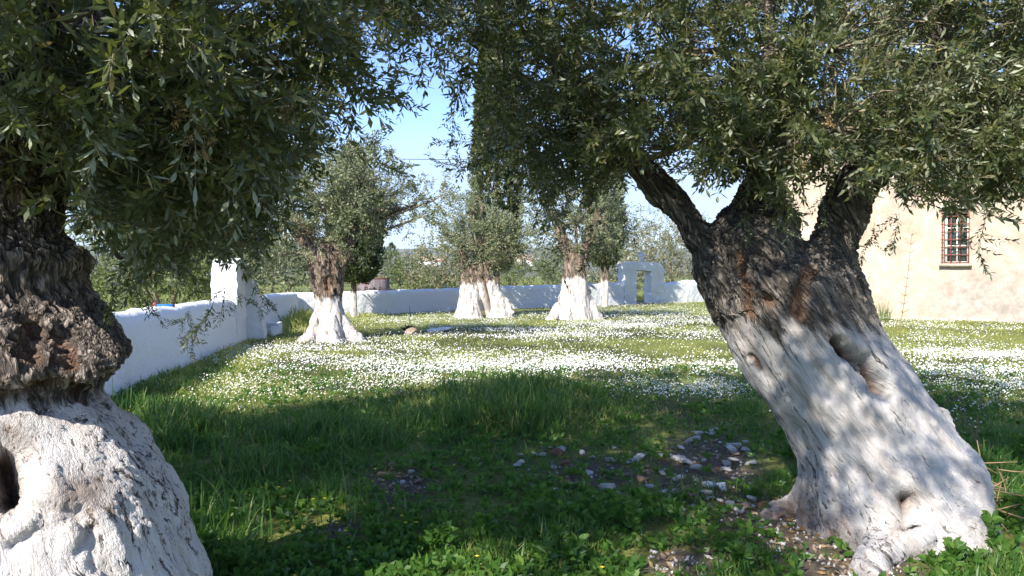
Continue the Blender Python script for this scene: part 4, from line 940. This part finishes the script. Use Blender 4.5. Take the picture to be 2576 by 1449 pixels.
# --- trees and bushes beyond the walls
def bush(label, x, d, blobs, mat, name='olive_tree', cat='tree', stems=3, near=None, group=None, sc=(.9, 1.5), brad=.02, droop=0.0, z=0.0):
    o = thing(name, label, cat, (*onpx(x, d), z), group); c = np.array([o.location[0], d, z])
    bl = [px3(*b, d) for b in blobs]
    mb = MB()
    for k in range(stems):
        e = bl[k % len(bl)][0]; mb.add(*tube([c + [rng.normal() * .15, rng.normal() * .15, -.3], (c + e) / 2 + rng.normal(size=3) * .15, e], [brad * 4, brad * 3, brad], 8, 14))
    link('trunk', mb.mesh('trunk', off=c, smooth=True), M['twig'], o)
    crown(o, bl, near or [(9999, SPF)], mat, c + [0, 0, .6], droop=droop, branches=False, scl=sc)
    return o
bush('grey green olive sapling with an open crown just beyond the long wall', 1110, 46, [(1110, 660, 55, 60, 1.5, 70), (1085, 690, 50, 40, 1.3, 50), (1130, 620, 40, 50, 1.2, 36), (1150, 690, 40, 40, 1.2, 40)], M['olive_pale'])
bush('leafy green thicket behind the concrete tank', 1010, 50, [(1000, 690, 60, 40, 2, 80), (1060, 700, 60, 35, 2, 80), (960, 690, 40, 40, 1.6, 46), (1100, 715, 60, 25, 1.6, 50)], M['bush'], 'bush', 'bush')
bush('low green scrub below the far town', 1340, 52, [(1330, 700, 60, 30, 2, 70), (1390, 690, 60, 42, 2, 80), (1280, 706, 40, 22, 1.6, 40), (1400, 655, 40, 40, 1.5, 40)], M['bush'], 'bush', 'bush')
bush('green olive behind the wall between the stout olive and the gateway', 1530, 48, [(1510, 680, 60, 45, 2, 80), (1555, 665, 45, 50, 1.6, 60), (1500, 630, 50, 40, 1.6, 40)], M['olive_far'])
bush('wide pale brown olive behind the white gateway', 1680, 52, [(1640, 640, 70, 60, 2.2, 90), (1720, 640, 70, 65, 2.2, 100), (1680, 600, 70, 45, 2, 70), (1630, 690, 60, 40, 2, 60), (1720, 700, 60, 40, 2, 60), (1590, 610, 40, 40, 1.4, 24)], M['olive_pale'])
bush('thin feathery tree rising above the pale olive by the gateway', 1660, 75, [(1660, 560, 60, 30, 1.5, 22), (1720, 560, 50, 40, 1.6, 22), (1600, 575, 40, 30, 1.5, 14), (1660, 640, 50, 60, 1.5, 26)], M['olive_far'])
bush('broad olive overhanging the outside of the side wall near the hollow olive', 420, 21, [(330, 640, 130, 90, 1.5, 130), (470, 640, 120, 90, 1.4, 120), (400, 560, 130, 70, 1.3, 80), (300, 720, 90, 45, 1.0, 60), (440, 715, 90, 40, 1.0, 60), (545, 690, 60, 60, .9, 40)], M['bush'], near=[(99, SPM)])
bush('olive standing outside the corner of the whitewashed walls', 690, 31, [(690, 660, 70, 60, 1.5, 70), (620, 640, 70, 70, 1.6, 70), (750, 680, 60, 45, 1.2, 50), (700, 600, 80, 50, 1.4, 50), (560, 650, 60, 70, 1.5, 46)], M['olive_far'])
cypress('small dark conifer far off beyond the thicket', 985, 700, 95, 5.4, 1.25, .3, .12, -1, 420)
cypress('dark cypress half hidden behind the corner olive', 600, 790, 34, 9.0, 1.0, .8, .13, -1, 1500)
# ------------------------------------------------------------------ meadow: grass, herbs, daisies
TALL = [(1280, 1030, 200, 60, .30), (500, 1100, 200, 70, .20), (860, 1110, 160, 60, .16), (640, 1200, 160, 80, .12), (420, 960, 90, 60, .12), (600, 900, 60, 40, .12), (745, 805, 50, 30, .35), (900, 800, 60, 14, .12),
        (2050, 1120, 60, 50, .16), (1400, 1350, 200, 80, .05), (2500, 1250, 90, 160, .12), (560, 1400, 90, 60, .08), (1890, 1020, 60, 40, .1)]
def tallmap(x, y):
    s = np.zeros_like(x)
    for (a, b, rx, ry, w) in TALL: s = np.maximum(s, w * np.exp(-((x - a) / rx) ** 2 - ((y - b) / ry) ** 2))
    return s
def trunkfree(X, Y):
    k = np.hypot((X - t1.location[0]) / .72, (Y - d1) / .62) > 1
    k &= np.hypot((X - 2.5) / .62, (Y - 4.65) / .5) > 1
    for (o, r) in ((t3, .5), (t5, .9), (t7, .8)): k &= np.hypot(X - o.location[0], Y - o.location[1]) > r
    return k
def garden(X, Y):
    """inside the walls"""
    back = np.interp(X, [-8, -6.09, -3.25, .22, 2.17, 4.74, 6, 8.4, 10.2, 12.6, 20], [28.3, 29.8, 32.5, 35.5, 37, 39, 40, 41.9, 43.4, 45.4, 50.5])
    k = (X > LX(Y) + .02) & (Y < back - .05)
    return k & (((X - A0[0]) * bn[0] + (Y - A0[1]) * bn[1] > .05) | (X < 9.5))
def field(n, d0, d1_, pw, spread=.80):
    """points on the ground, denser close by"""
    u = rng.random(n); a = 1 - pw if pw != 1 else 1e-4
    Y = (d0 ** a + u * (d1_ ** a - d0 ** a)) ** (1 / a)
    X = (rng.random(n) * 2 - 1) * (spread * Y + 1.2)
    return X, Y
def blade3(rd):
    w = rd.uniform(.003, .0065); b = rd.uniform(.1, .7); c = rd.uniform(.2, .9)
    return np.array([[-w, 0, 0], [w, 0, 0], [-w * .8, b * .25, .55], [w * .8, b * .25, .55], [0, b * .25 + c * .5, 1 - .25 * c]]), np.array([[0, 1, 3], [0, 3, 2], [2, 3, 4]])
def norm_blade(wscale):
    out = []
    for k in range(14):
        V, T = blade3(np.random.default_rng(900 + k)); V = V.copy(); V[:, 0] *= wscale; out.append((V, T))
    return out
def put_blades(mb, X, Y, H, tp, tilt=.38):
    n = len(X); pk = rng.integers(0, len(tp), n); a = rng.random(n) * 6.283; tl = rng.normal(size=(n, 2)) * tilt
    D = np.stack([tl[:, 0], tl[:, 1], np.ones(n)], 1); Rm = frames(D, a)
    Z = gz(X, Y) - .01
    scatter(tp, np.stack([X, Y, Z], 1), Rm, H, mb, pk)
# coarse grass of the shade and the wall foot, its colour darkened for shade
X, Y = field(235000, 2.6, 15, 1.0)
x, y = proj(X, Y); tall = tallmap(x, y); so = soilmap(X, Y); patch = n2(X, Y, 1.3, 21)
k = garden(X, Y) & trunkfree(X, Y) & (rng.random(len(X)) < np.clip(1.15 - so * 1.15, .03, 1) * np.clip(.62 + patch * .6 + tall * 2.5, .34, 1)) & (rng.random(len(X)) < np.interp(Y, [2.6, 9, 12, 15], [.9, 1, .6, .25]))
X, Y, tall, patch = X[k], Y[k], tall[k], patch[k]
H = (.035 + .09 * np.clip(patch + .35, 0, 1.3) ** 1.5 + tall * (1.0 + .8 * patch)) * rng.uniform(.5, 1.4, len(X))
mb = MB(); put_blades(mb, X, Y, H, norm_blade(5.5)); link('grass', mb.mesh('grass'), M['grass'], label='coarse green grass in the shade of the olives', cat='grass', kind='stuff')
# fine open meadow, its blades coloured paler to read as sunlit
X, Y = field(300000, 7.5, 48, 1.35)
x, y = proj(X, Y); tall = tallmap(x, y)
k = garden(X, Y) & trunkfree(X, Y) & (rng.random(len(X)) < np.interp(Y, [7.5, 11, 13], [.2, .7, 1]))
X, Y, tall = X[k], Y[k], tall[k]
H = (.065 + .035 * n2(X, Y, .8, 33) + tall * 1.0) * rng.uniform(.5, 1.4, len(X)) * np.interp(Y, [8, 45], [.9, 1.5])
mb = MB()
for (a, b, w) in ((0, 14, 9.), (14, 22, 13.), (22, 60, 20.)):
    s = (Y >= a) & (Y < b); tp = [(V[[0, 1, 4]], np.array([[0, 1, 2]])) for V, T in norm_blade(w)]; put_blades(mb, X[s], Y[s], H[s], tp, .85)
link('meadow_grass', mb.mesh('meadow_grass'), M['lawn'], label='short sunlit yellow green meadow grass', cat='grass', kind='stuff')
# tufts outside the walls
X = rng.uniform(-30, 30, 30000); Y = rng.uniform(14, 62, 30000); k = ~garden(X, Y) & (np.abs(X) < .75 * Y); X, Y = X[k], Y[k]
mb = MB(); put_blades(mb, X, Y, rng.uniform(.1, .35, len(X)), [(V[[0, 1, 4]], np.array([[0, 1, 2]])) for V, T in norm_blade(9)]); link('rough_grass', mb.mesh('rough_grass'), M['lawn'], label='rough grass growing outside the white walls', cat='grass', kind='stuff')
# herbs: small rosettes of rounded leaves
def rosette(seed, n=7):
    rd = np.random.default_rng(seed); mb = MB()
    for q_ in range(n):
        a = rd.random() * 6.28; e = rd.uniform(.5, 1.35); L = rd.uniform(.5, 1.1); D = np.array([[math.cos(a) * math.sin(e), math.sin(a) * math.sin(e), math.cos(e)]])
        V, T = leaf4(L, rd.uniform(.16, .3), rd.uniform(-.3, .1)); mb.add(V @ frames(D, np.array([rd.choice([0, .4, -.4]) + 1.57]))[0].T + [0, 0, rd.uniform(0, .5)], T)
    return mb.get()
RS = [rosette(k) for k in range(8)]
X, Y = field(33000, 2.6, 13, 1.4)
so = soilmap(X, Y); patch = n2(X, Y, .9, 51)
k = garden(X, Y) & trunkfree(X, Y) & (rng.random(len(X)) < np.clip(1 - so * 1.25, .02, 1) * np.clip(.55 + patch * 1.1, .30, 1)); X, Y = X[k], Y[k]
mb = MB(); n = len(X); scatter(RS, np.stack([X, Y, gz(X, Y) + rng.uniform(-.005, .03, n)], 1), frames(np.tile([0, 0, 1.], (n, 1)) + rng.normal(size=(n, 3)) * .15, rng.random(n) * 6.28), rng.uniform(.026, .08, n), mb)
link('herbs', mb.mesh('herbs'), M['herb'], label='low leafy herbs covering the shaded ground', cat='weeds', kind='stuff')

# daisies
def daisy(np_, cen):
    a = np.linspace(0, 2 * np.pi, np_ * 2, endpoint=False); r = np.where(np.arange(np_ * 2) % 2 == 0, 1.0, .62)
    V = np.concatenate([[[0, 0, 0]], np.stack([np.cos(a) * r, np.sin(a) * r, -.08 * r], 1)]); m = np_ * 2
    return V, np.array([[0, 1 + q_, 1 + (q_ + 1) % m] for q_ in range(m)])
def yolk():
    a = np.linspace(0, 2 * np.pi, 5, endpoint=False); V = np.concatenate([[[0, 0, .22]], np.stack([np.cos(a) * .33, np.sin(a) * .33, a * 0 + .05], 1)])
    return V, np.array([[0, 1 + q_, 1 + (q_ + 1) % 5] for q_ in range(5)])
# strength of the daisy carpet, as patches on the meadow (pixel ellipses laid on the ground)
DZ = [(860, 900, 260, 34, 1.0), (1250, 925, 420, 26, 1.05), (1700, 925, 260, 26, .85), (1000, 965, 380, 28, .65), (650, 960, 130, 45, .55), (1500, 820, 420, 34, 1.05), (1620, 785, 200, 16, 1.0), (1080, 805, 190, 14, 1.0), (1250, 845, 300, 14, .7),
      (800, 875, 130, 16, .9), (1700, 860, 200, 14, .45), (2450, 905, 260, 26, .75), (2450, 960, 260, 45, .6), (2400, 820, 260, 14, .75), (2480, 1030, 160, 40, .35), (1750, 975, 160, 26, .8), (1500, 770, 300, 8, .8), (900, 870, 900, 90, .10), (2300, 860, 300, 30, .2), (560, 1035, 180, 16, .12)]
X, Y = field(700000, 7.0, 47, 1.0)
x, y = proj(X, Y); s = np.zeros(len(X))
for (a, b, rx, ry, w) in DZ: s = np.maximum(s, w * np.exp(-((x - a) / rx) ** 2 - ((y - b) / ry) ** 2))
s *= np.clip(.72 + 1.5 * n2(X, Y, .45, 71) + 1.0 * n2(X, Y, 1.9, 72), .03, 1.8)
k = garden(X, Y) & trunkfree(X, Y) & (rng.random(len(X)) < s * .95 * np.interp(Y, [7, 15, 25, 45], [.55, .55, .45, .40]))
X, Y = X[k], Y[k]; n = len(X)
Z = gz(X, Y) + .075 + rng.uniform(-.03, .045, n) * 1.2
D = np.tile(TOSUN * np.array([.9, .9, 1.]) + [0, 0, .45], (n, 1)) + rng.normal(size=(n, 3)) * .28
Rm = frames(D, rng.random(n) * 6.28); sc = .0048 + .0085 * rng.random(n) ** 1.4; Pd = np.stack([X, Y, Z], 1)
nr = Y < 11.5
mp_, my = MB(), MB()
scatter([daisy(5, 1)], Pd[nr], Rm[nr], sc[nr], mp_); hx = np.linspace(0, 2 * np.pi, 6, endpoint=False)
scatter([(np.stack([np.cos(hx), np.sin(hx), hx * 0], 1), np.array([[0, 1, 2], [0, 2, 3], [0, 3, 5], [3, 4, 5]]))], Pd[~nr & (Y < 17)], Rm[~nr & (Y < 17)], sc[~nr & (Y < 17)] * 1.05, mp_)
scatter([(np.array([[-1, -.8, 0], [.9, -1, 0], [1, .9, 0], [-.8, 1, 0]]) * .85, np.array([[0, 1, 2], [0, 2, 3]]))], Pd[Y >= 17], Rm[Y >= 17], sc[Y >= 17] * 1.1, mp_); scatter([yolk()], Pd[nr], Rm[nr], sc[nr], my)
link('daisies', mp_.mesh('daisies'), M['petal'], label='carpet of white daisies across the meadow', cat='flowers', kind='stuff')
# yellow flowers: daisy eyes apart, a scatter by the church wall and in the grass
for (a, b, rx, ry, q_) in ((2350, 815, 160, 10, 420), (1400, 900, 700, 90, 260), (900, 1250, 500, 180, 40), (2500, 1100, 90, 120, 16), (350, 1045, 120, 14, 26)):
    gx_ = rng.normal(size=(q_, 2)) * [rx * .6, ry * .6] + [a, b]
    for (u, v) in gx_:
        if v < 745: continue
        g = G(u, v)
        if not garden(g[:1], g[1:2])[0]: continue
        my.add(daisy(4, 1)[0] * rng.uniform(.010, .018) + [g[0], g[1], float(gz(g[0], g[1])) + rng.uniform(.05, .12)], daisy(4, 1)[1])
link('yellow_flowers', my.mesh('yellow_flowers'), M['yolk'], label='scattered yellow blooms and daisy eyes in the grass', cat='flowers', kind='stuff')
mb = MB()
for (a, b, q_) in ((845, 992, 60), (870, 985, 40), (980, 1000, 20)):
    for _ in range(q_):
        g = G(a + rng.normal() * 28, b + rng.normal() * 4); mb.add(daisy(3, 1)[0] * rng.uniform(.008, .014) + [g[0], g[1], rng.uniform(.06, .12)], daisy(3, 1)[1])
link('purple_flowers', mb.mesh('purple_flowers'), mat_leaf('purple_petal', [(0, (.16, .11, .30)), (1, (.26, .18, .40))]), label='small drift of purple flowers in the sunlit grass', cat='flowers', kind='stuff')

# ------------------------------------------------------------------ stones
def stone_mesh(seed, flat=.6, name='stone'):
    import bmesh
    bm = bmesh.new(); bmesh.ops.create_icosphere(bm, subdivisions=2, radius=.5)
    rd = np.random.default_rng(seed); V = np.array([v.co[:] for v in bm.verts])
    for _ in range(11):
        nn = rd.normal(size=3); nn /= np.linalg.norm(nn); c = rd.uniform(.17, .34); dd = V @ nn; V = V - np.clip(dd - c, 0, 1)[:, None] * nn
    V = V * (1 + .10 * fbm(V * 2.5 + seed, 3))[:, None] * [1, rd.uniform(.65, .95), flat * rd.uniform(.75, 1.15)]
    T = np.array([[v.index for v in f.verts] for f in bm.faces]); bm.free()
    return mesh_np(name, V, T)
SM = {m_: [stone_mesh(30 * q_ + k, .55) for k in range(6)] for q_, m_ in enumerate(('lime', 'tan', 'terracotta', 'stone_white'))}
for m_ in SM:
    for me in SM[m_]: me.materials.append(M[m_])
sr = random.Random(3)
def stone(x, y, w, mat, label, group=None, flat=1.0, cat='stone', name='stone', asp=1.0):
    g = G(x, y); s = w / F * g[1]
    return link(name, sr.choice(SM[mat]), None, None, label, cat, group, None, (g[0], g[1], float(gz(g[0], g[1])) + s * .13 * flat), (sr.uniform(-.25, .25), sr.uniform(-.25, .25), sr.uniform(0, 6.28) if asp == 1 else sr.uniform(-.2, .2)), (s, s * asp, s * flat))
zones = [((1650, 1900, 1080, 1300), 70, (18, 54), {'lime': 9, 'tan': 2}, 'pale limestone rubble lying in the shade of the leaning olive', 'limestone rubble beside the leaning olive'),
         ((1300, 1680, 1120, 1260), 54, (18, 54), {'lime': 6, 'tan': 3, 'terracotta': 1}, 'broken stone in the rubble strip across the middle of the shaded grass', 'rubble strip in the shaded grass'),
         ((930, 1100, 1170, 1310), 34, (18, 50), {'tan': 5, 'terracotta': 2, 'lime': 2}, 'brownish stone on the bare earth patch in the shaded grass', 'stones on the bare earth patch'),
         ((1850, 2260, 1270, 1440), 60, (12, 36), {'lime': 5, 'tan': 4, 'terracotta': 1}, 'stone chip at the foot of the leaning olive', 'stone chips at the foot of the leaning olive'),
         ((1640, 1800, 1380, 1445), 26, (12, 32), {'tan': 5, 'lime': 3}, 'small tan stone in the gravelly patch among leafy weeds', 'stones in the gravelly patch')]
for ((xa, xb, ya, yb), n, (wa, wb), mats, lab, grp) in zones:
    ms = [k for k, c in mats.items() for _ in range(c)]
    for _ in range(n):
        u, v = sr.uniform(xa, xb), sr.uniform(ya, yb); m_ = sr.choice(ms)
        stone(u, v, sr.uniform(wa, wb) * sr.uniform(.7, 1), m_, {'lime': 'whitish ', 'tan': 'tan ', 'terracotta': 'reddish '}[m_] + lab.replace('pale ', '').replace('brownish ', '').replace('small tan ', ''), grp + ', ' + m_, sr.uniform(.8, 1.3))
stone(1785, 1222, 46, 'stone_white', 'large white stone at the edge of the rubble by the leaning olive', flat=1.0); stone(1815, 1226, 52, 'stone_white', 'largest white stone of the rubble with a rounded hump', flat=1.1)
stone(868, 1358, 54, 'tan', 'rounded tan stone among weeds next to the bare earth', flat=1.2); stone(1525, 1235, 52, 'lime', 'angular pale stone with a pointed top in the rubble strip', flat=1.5); stone(1390, 1240, 62, 'stone_white', 'flat white slab of rubble in the shaded grass', flat=.7, asp=.6)
stone(1440, 1228, 52, 'lime', 'oblong pale block in the rubble strip', flat=.8, asp=.5); stone(1380, 1435, 44, 'tan', 'knobbly tan stone among the sunlit clover leaves', flat=1.3); stone(1735, 1372, 30, 'tan', 'small upright stone at the top of the gravelly patch', flat=1.5)
stone(690, 846, 46, 'stone_white', 'rounded white boulder at the foot of the white pier', flat=1.8, cat='boulder', name='boulder')
for k, (u, v, w) in enumerate([(1040, 782, 34), (1064, 785, 22), (1082, 784, 24), (1108, 781, 34), (1130, 786, 26), (1146, 783, 18)]): stone(u, v, w, 'stone_white', 'whitewashed stone in the row along the foot of the long wall', 'row of white stones at the wall foot', 1.6)
stone(1100, 834, 80, 'stone_white', 'flat white slab half sunk in the shaded meadow', flat=.5, asp=1.4); stone(1035, 842, 44, 'tan', 'low brown stone beside the spiky plant', flat=1.2)
stone(1735, 757, 34, 'stone_white', 'white stone by the sunlit wall right of the gateway', flat=1.3)
blk = thing('stone_block', 'squared white stone block lying behind the rounded white boulder', 'block', (P(668, 838, 19.8)[0], 20.2, 0))
link('block', local(roughblock(np.array([P(655, 838, 20.2)[0], 20.0, -.05]), np.array([1., 0, 0]), np.array([0, 1., 0]), (.52, .4, .36), .05, .02), blk), M['white'], blk)
# gravel too small to count
n = 5200; mb = MB(); ico = stone_mesh(77, .6); iv = np.array([v.co[:] for v in ico.vertices]); it = np.array([p.vertices[:] for p in ico.polygons]); bpy.data.meshes.remove(ico)
# low-poly chip: take an octahedron
ov = np.array([[.5, 0, 0], [-.5, 0, 0], [0, .45, 0], [0, -.45, 0], [0.05, 0, .3], [0, 0, -.3]]); ot = np.array([[0, 2, 4], [2, 1, 4], [1, 3, 4], [3, 0, 4], [2, 0, 5], [1, 2, 5], [3, 1, 5], [0, 3, 5]])
X, Y = field(60000, 3.6, 9, 1.2, .7); so = soilmap(X, Y); k = (rng.random(len(X)) < np.clip(so - .28, 0, 1) * .45) & trunkfree(X, Y); X, Y = X[k], Y[k]; n = len(X)
scatter([(ov * rng.uniform(.7, 1.3, (6, 1)), ot) for _ in range(6)], np.stack([X, Y, gz(X, Y) + .004], 1), frames(rdir(n), rng.random(n) * 6), rng.uniform(.012, .045, n), mb)
link('gravel', mb.mesh('gravel'), M['gravel'], label='fine stone chips strewn over the bare earth', cat='gravel', kind='stuff')
X, Y = field(40000, 3.6, 9, 1.2, .7); so = soilmap(X, Y); k = (rng.random(len(X)) < np.clip(so - .2, 0, 1) * .25); X, Y = X[k], Y[k]; n = len(X)
mb = MB(); scatter([leaf4(.05, .009, b_) for b_ in (-.01, .0, .012)], np.stack([X, Y, gz(X, Y) + .012], 1), frames(rdir(n) * [1, 1, .25], rng.random(n) * 6), rng.uniform(.7, 1.3, n), mb)
link('leaf_litter', mb.mesh('leaf_litter'), M['dryleaf'], label='dry fallen olive leaves on the bare earth', cat='leaf litter', kind='stuff')

# ------------------------------------------------------------------ single plants
def grass_clump(x, y, h, n, label, spread=.14, mat='grass', name='grass_clump', wide=5.0, cat='grass clump'):
    g = G(x, y); o = thing(name, label, cat, (g[0], g[1], float(gz(g[0], g[1]))))
    mb = MB(); rd = rng
    for k in range(n):
        a = rd.random() * 6.28; ln = h * rd.uniform(.55, 1.15); le = rd.uniform(.1, .7); w = .0035 * wide / 3 * rd.uniform(.7, 1.3); b = np.array([rd.normal() * spread, rd.normal() * spread, -.01]); t_ = np.linspace(0, 1, 6)
        r = ln * le * t_ ** 1.8; zz = ln * (t_ - .45 * le * t_ ** 2.6); C = b + np.stack([np.cos(a) * r, np.sin(a) * r, zz], 1); sd = np.array([-math.sin(a), math.cos(a), 0]) * w
        ww = (1 - t_ ** 2.2)[:, None] * sd; Vb = np.concatenate([C - ww, C + ww]); mb.add(Vb, np.array([[i_, i_ + 1, i_ + 7, i_ + 6] for i_ in range(5)]))
    link('blades', mb.mesh('blades'), M[mat], o, kind='stuff'); return o
for (x, y, h, n, lab) in [(1260, 1060, .55, 90, 'tall arching grass clump at the edge of the shade, crest of the dark mound'), (1150, 1075, .5, 70, 'tall grass clump on the left slope of the dark mound'), (1390, 1050, .42, 60, 'tall grass clump right of the dark mound beside the flower spikes'),
                          (590, 1340, .42, 46, 'fountain of long grass blades beside the flaking olive base'), (830, 1270, .32, 26, 'pale green wide bladed grass tuft at the edge of the bare earth'), (300, 1060, .5, 30, 'tall coarse grass between the hollow olive and the side wall'),
                          (450, 1110, .4, 60, 'lush grass clump in the shade below the side wall'), (690, 1095, .42, 55, 'dark grass clump with upright blades at the shade line'), (2225, 805, .85, 90, 'bright green grass tussock at the foot of the church wall'), (1688, 754, .6, 60, 'green tussock against the sunlit wall by the gateway'),
                          (1440, 757, .45, 30, 'green tuft at the shaded base of the long wall'), (1330, 1075, .45, 50, 'dense grass clump on the near flank of the dark mound'), (1030, 1085, .4, 45, 'grass clump with drooping blades left of the dark mound'), (880, 1120, .38, 45, 'broad bladed grass clump in deep shade above the bare earth'), (560, 1180, .4, 50, 'long bladed grass clump in deep shade beside the flaking olive base'), (720, 1200, .32, 40, 'ragged grass clump in deep shade left of the bare earth'), (905, 1300, .25, 30, 'small grass tuft beside the bare earth stones'), (1700, 1250, .25, 24, 'thin grass tuft growing in the limestone rubble')]:
    grass_clump(x, y, h, n, lab)
def weed(x, y, h, n, label, leafL=.062, leafW=.014, mat='herb', name='weed', stems=3):
    g = G(x, y); o = thing(name, label, 'weed', (g[0], g[1], float(gz(g[0], g[1])))); lv, st = MB(), MB()
    for s_ in range(stems):
        tip = np.array([rng.normal() * h * .35, rng.normal() * h * .35, h * rng.uniform(.7, 1.1)]); A = catmull(np.array([[0, 0, -.02], tip * .5 + rng.normal(size=3) * h * .06, tip]), 8); st.add(*tube(A, np.linspace(.004, .002, 8), 4))
        for k in range(n):
            t_ = rng.uniform(.08, 1) * 7; i_ = min(int(t_), 6); b = A[i_] + (A[i_ + 1] - A[i_]) * (t_ - i_); a = rng.random() * 6.28; e = rng.uniform(.7, 1.4)
            D = np.array([[math.cos(a) * math.sin(e), math.sin(a) * math.sin(e), math.cos(e)]]); V, T = leaf6(leafL * rng.uniform(.6, 1.2), leafW * rng.uniform(.7, 1.2), rng.uniform(-.03, .0)); lv.add(V @ frames(D, np.array([1.57 + rng.normal() * .4]))[0].T + b, T)
    link('leaves', lv.mesh('leaves'), M[mat], o, kind='stuff'); link('stems', st.mesh('stems'), M['herb'], o); return o
for (x, y, h, n, lab) in [(1330, 1320, .22, 20, 'broad leaved weed in the dark grass below the rubble strip'), (1480, 1330, .25, 24, 'bushy weed below the rubble strip'), (1590, 1345, .22, 20, 'leafy weed left of the gravelly patch'), (1360, 1440, .16, 30, 'sunlit clover like weed around the knobbly stone'), (1440, 1435, .18, 26, 'sunlit small leaved weed beside the knobbly stone'),
                          (520, 1420, .2, 24, 'sunlit weed at the foot of the flaking olive base'), (600, 1440, .16, 24, 'low sunlit weed right of the flaking olive base'), (2530, 1330, .3, 30, 'bright sunlit weed beside the foot of the leaning olive'), (2560, 1180, .3, 26, 'tall bright weed by the dry flower stalks'), (2520, 1420, .25, 30, 'leafy sunlit weed in front of the right root'),
                          (2400, 1445, .16, 30, 'feathery green weed in front of the smooth root'), (1860, 1440, .14, 20, 'pale green seedling weed beside the gravelly patch'), (800, 1180, .22, 18, 'broad leaved weed in the dark grass'), (950, 1390, .15, 22, 'low weed at the front of the bare earth'), (1100, 1400, .16, 24, 'dark leafy weed in front of the bare earth'), (1230, 1370, .16, 20, 'dark weed with small leaves near a yellow flower')]:
    weed(x, y, h, int(n * 1.7), lab)
# spiky plant near the flat slab, flower spikes, dry stalks, thorny saplings
g = G(1030, 838); o = thing('spiky_plant', 'dark spiky rosette plant with a thin stalk in the shaded meadow', 'plant', (g[0], g[1], 0)); mb = MB()
for k in range(22):
    a = k * 2.4; e = rng.uniform(.25, 1.1); D = np.array([[math.cos(a) * math.sin(e), math.sin(a) * math.sin(e), math.cos(e)]]); V, T = leaf6(rng.uniform(.22, .36), .028, -.03); mb.add(V @ frames(D, np.array([1.57]))[0].T, T)
link('leaves', mb.mesh('leaves'), M['cypress'], o); mb = MB(); mb.add(*tube([(0, 0, 0), (.02, 0, .45), (.0, 0, .75)], [.012, .01, .006], 6, 8)); link('stalk', mb.mesh('stalk'), M['herb'], o)
def stalks(x, y, h, label, name='dry_stalk', n=1, thorn=14, mat='stalk', r=.006, sp=.05, side=.08):
    g = G(x, y); o = thing(name, label, 'plant', (g[0], g[1], 0))
    for s_ in range(n):
        tip = np.array([rng.normal() * sp + .12 * h, 0, h * rng.uniform(.8, 1)]); b = np.array([rng.normal() * sp, rng.normal() * sp, 0]); A = catmull(np.array([b, b + tip * .5 + rng.normal(size=3) * .02, b + tip]), 14); mb = MB(); mb.add(*tube(A, np.linspace(r, r * .35, 14), 5))
        for k in range(thorn):
            i_ = int(rng.uniform(3, 13)); a = rng.random() * 6.28; mb.add(*tube([A[i_], A[i_] + np.array([math.cos(a), math.sin(a), .6]) * side * rng.uniform(.4, 1.2)], [r * .5, r * .2], 3))
        link('stem', mb.mesh('stem'), M[mat], o)
    return o
stalks(2480, 1130, .52, 'two dry reddish flower stalks standing by the leaning olive', n=2, thorn=26, side=.03, sp=.08)
stalks(2250, 850, 3.0, 'tall bare thorny sapling in front of the church wall', 'sapling', thorn=46, r=.011, side=.2); stalks(2215, 815, 1.9, 'thin leaning twig of a sapling close to the leaning olive trunk', 'sapling', n=2, thorn=24, r=.010, side=.16, sp=.5)
stalks(1365, 985, .40, 'first of two grey flower spikes at the edge of the shade', 'flower_spike', thorn=40, mat='herb', r=.007, side=.035, sp=.01); stalks(1386, 985, .38, 'second of two grey flower spikes at the edge of the shade', 'flower_spike', thorn=40, mat='herb', r=.007, side=.035, sp=.01)
stalks(2025, 1290, .75, 'thin dry sucker growing beside the left root of the leaning olive', 'sucker', n=2, thorn=16, r=.006, side=.06); stalks(2235, 1330, .6, 'thin leafy sucker in front of the leaning olive trunk', 'sucker', n=3, thorn=26, mat='herb', r=.004, side=.05, sp=.06)
g = G(2525, 1330); o = thing('twig_heap', 'heap of dry twigs behind the right root of the leaning olive', 'twigs', (g[0], g[1] + .2, 0)); mb = MB()
for k in range(46):
    a = rng.normal(size=3) * [.12, .15, .1] + [0, 0, .15]; dd = rdir(1)[0] * [1, 1, .6] * rng.uniform(.08, .25); mb.add(*tube([a - dd, a, a + dd + rng.normal(size=3) * .02], [.004, .005, .003], 4))
link('twigs', mb.mesh('twigs'), M['stalk'], o, kind='stuff')
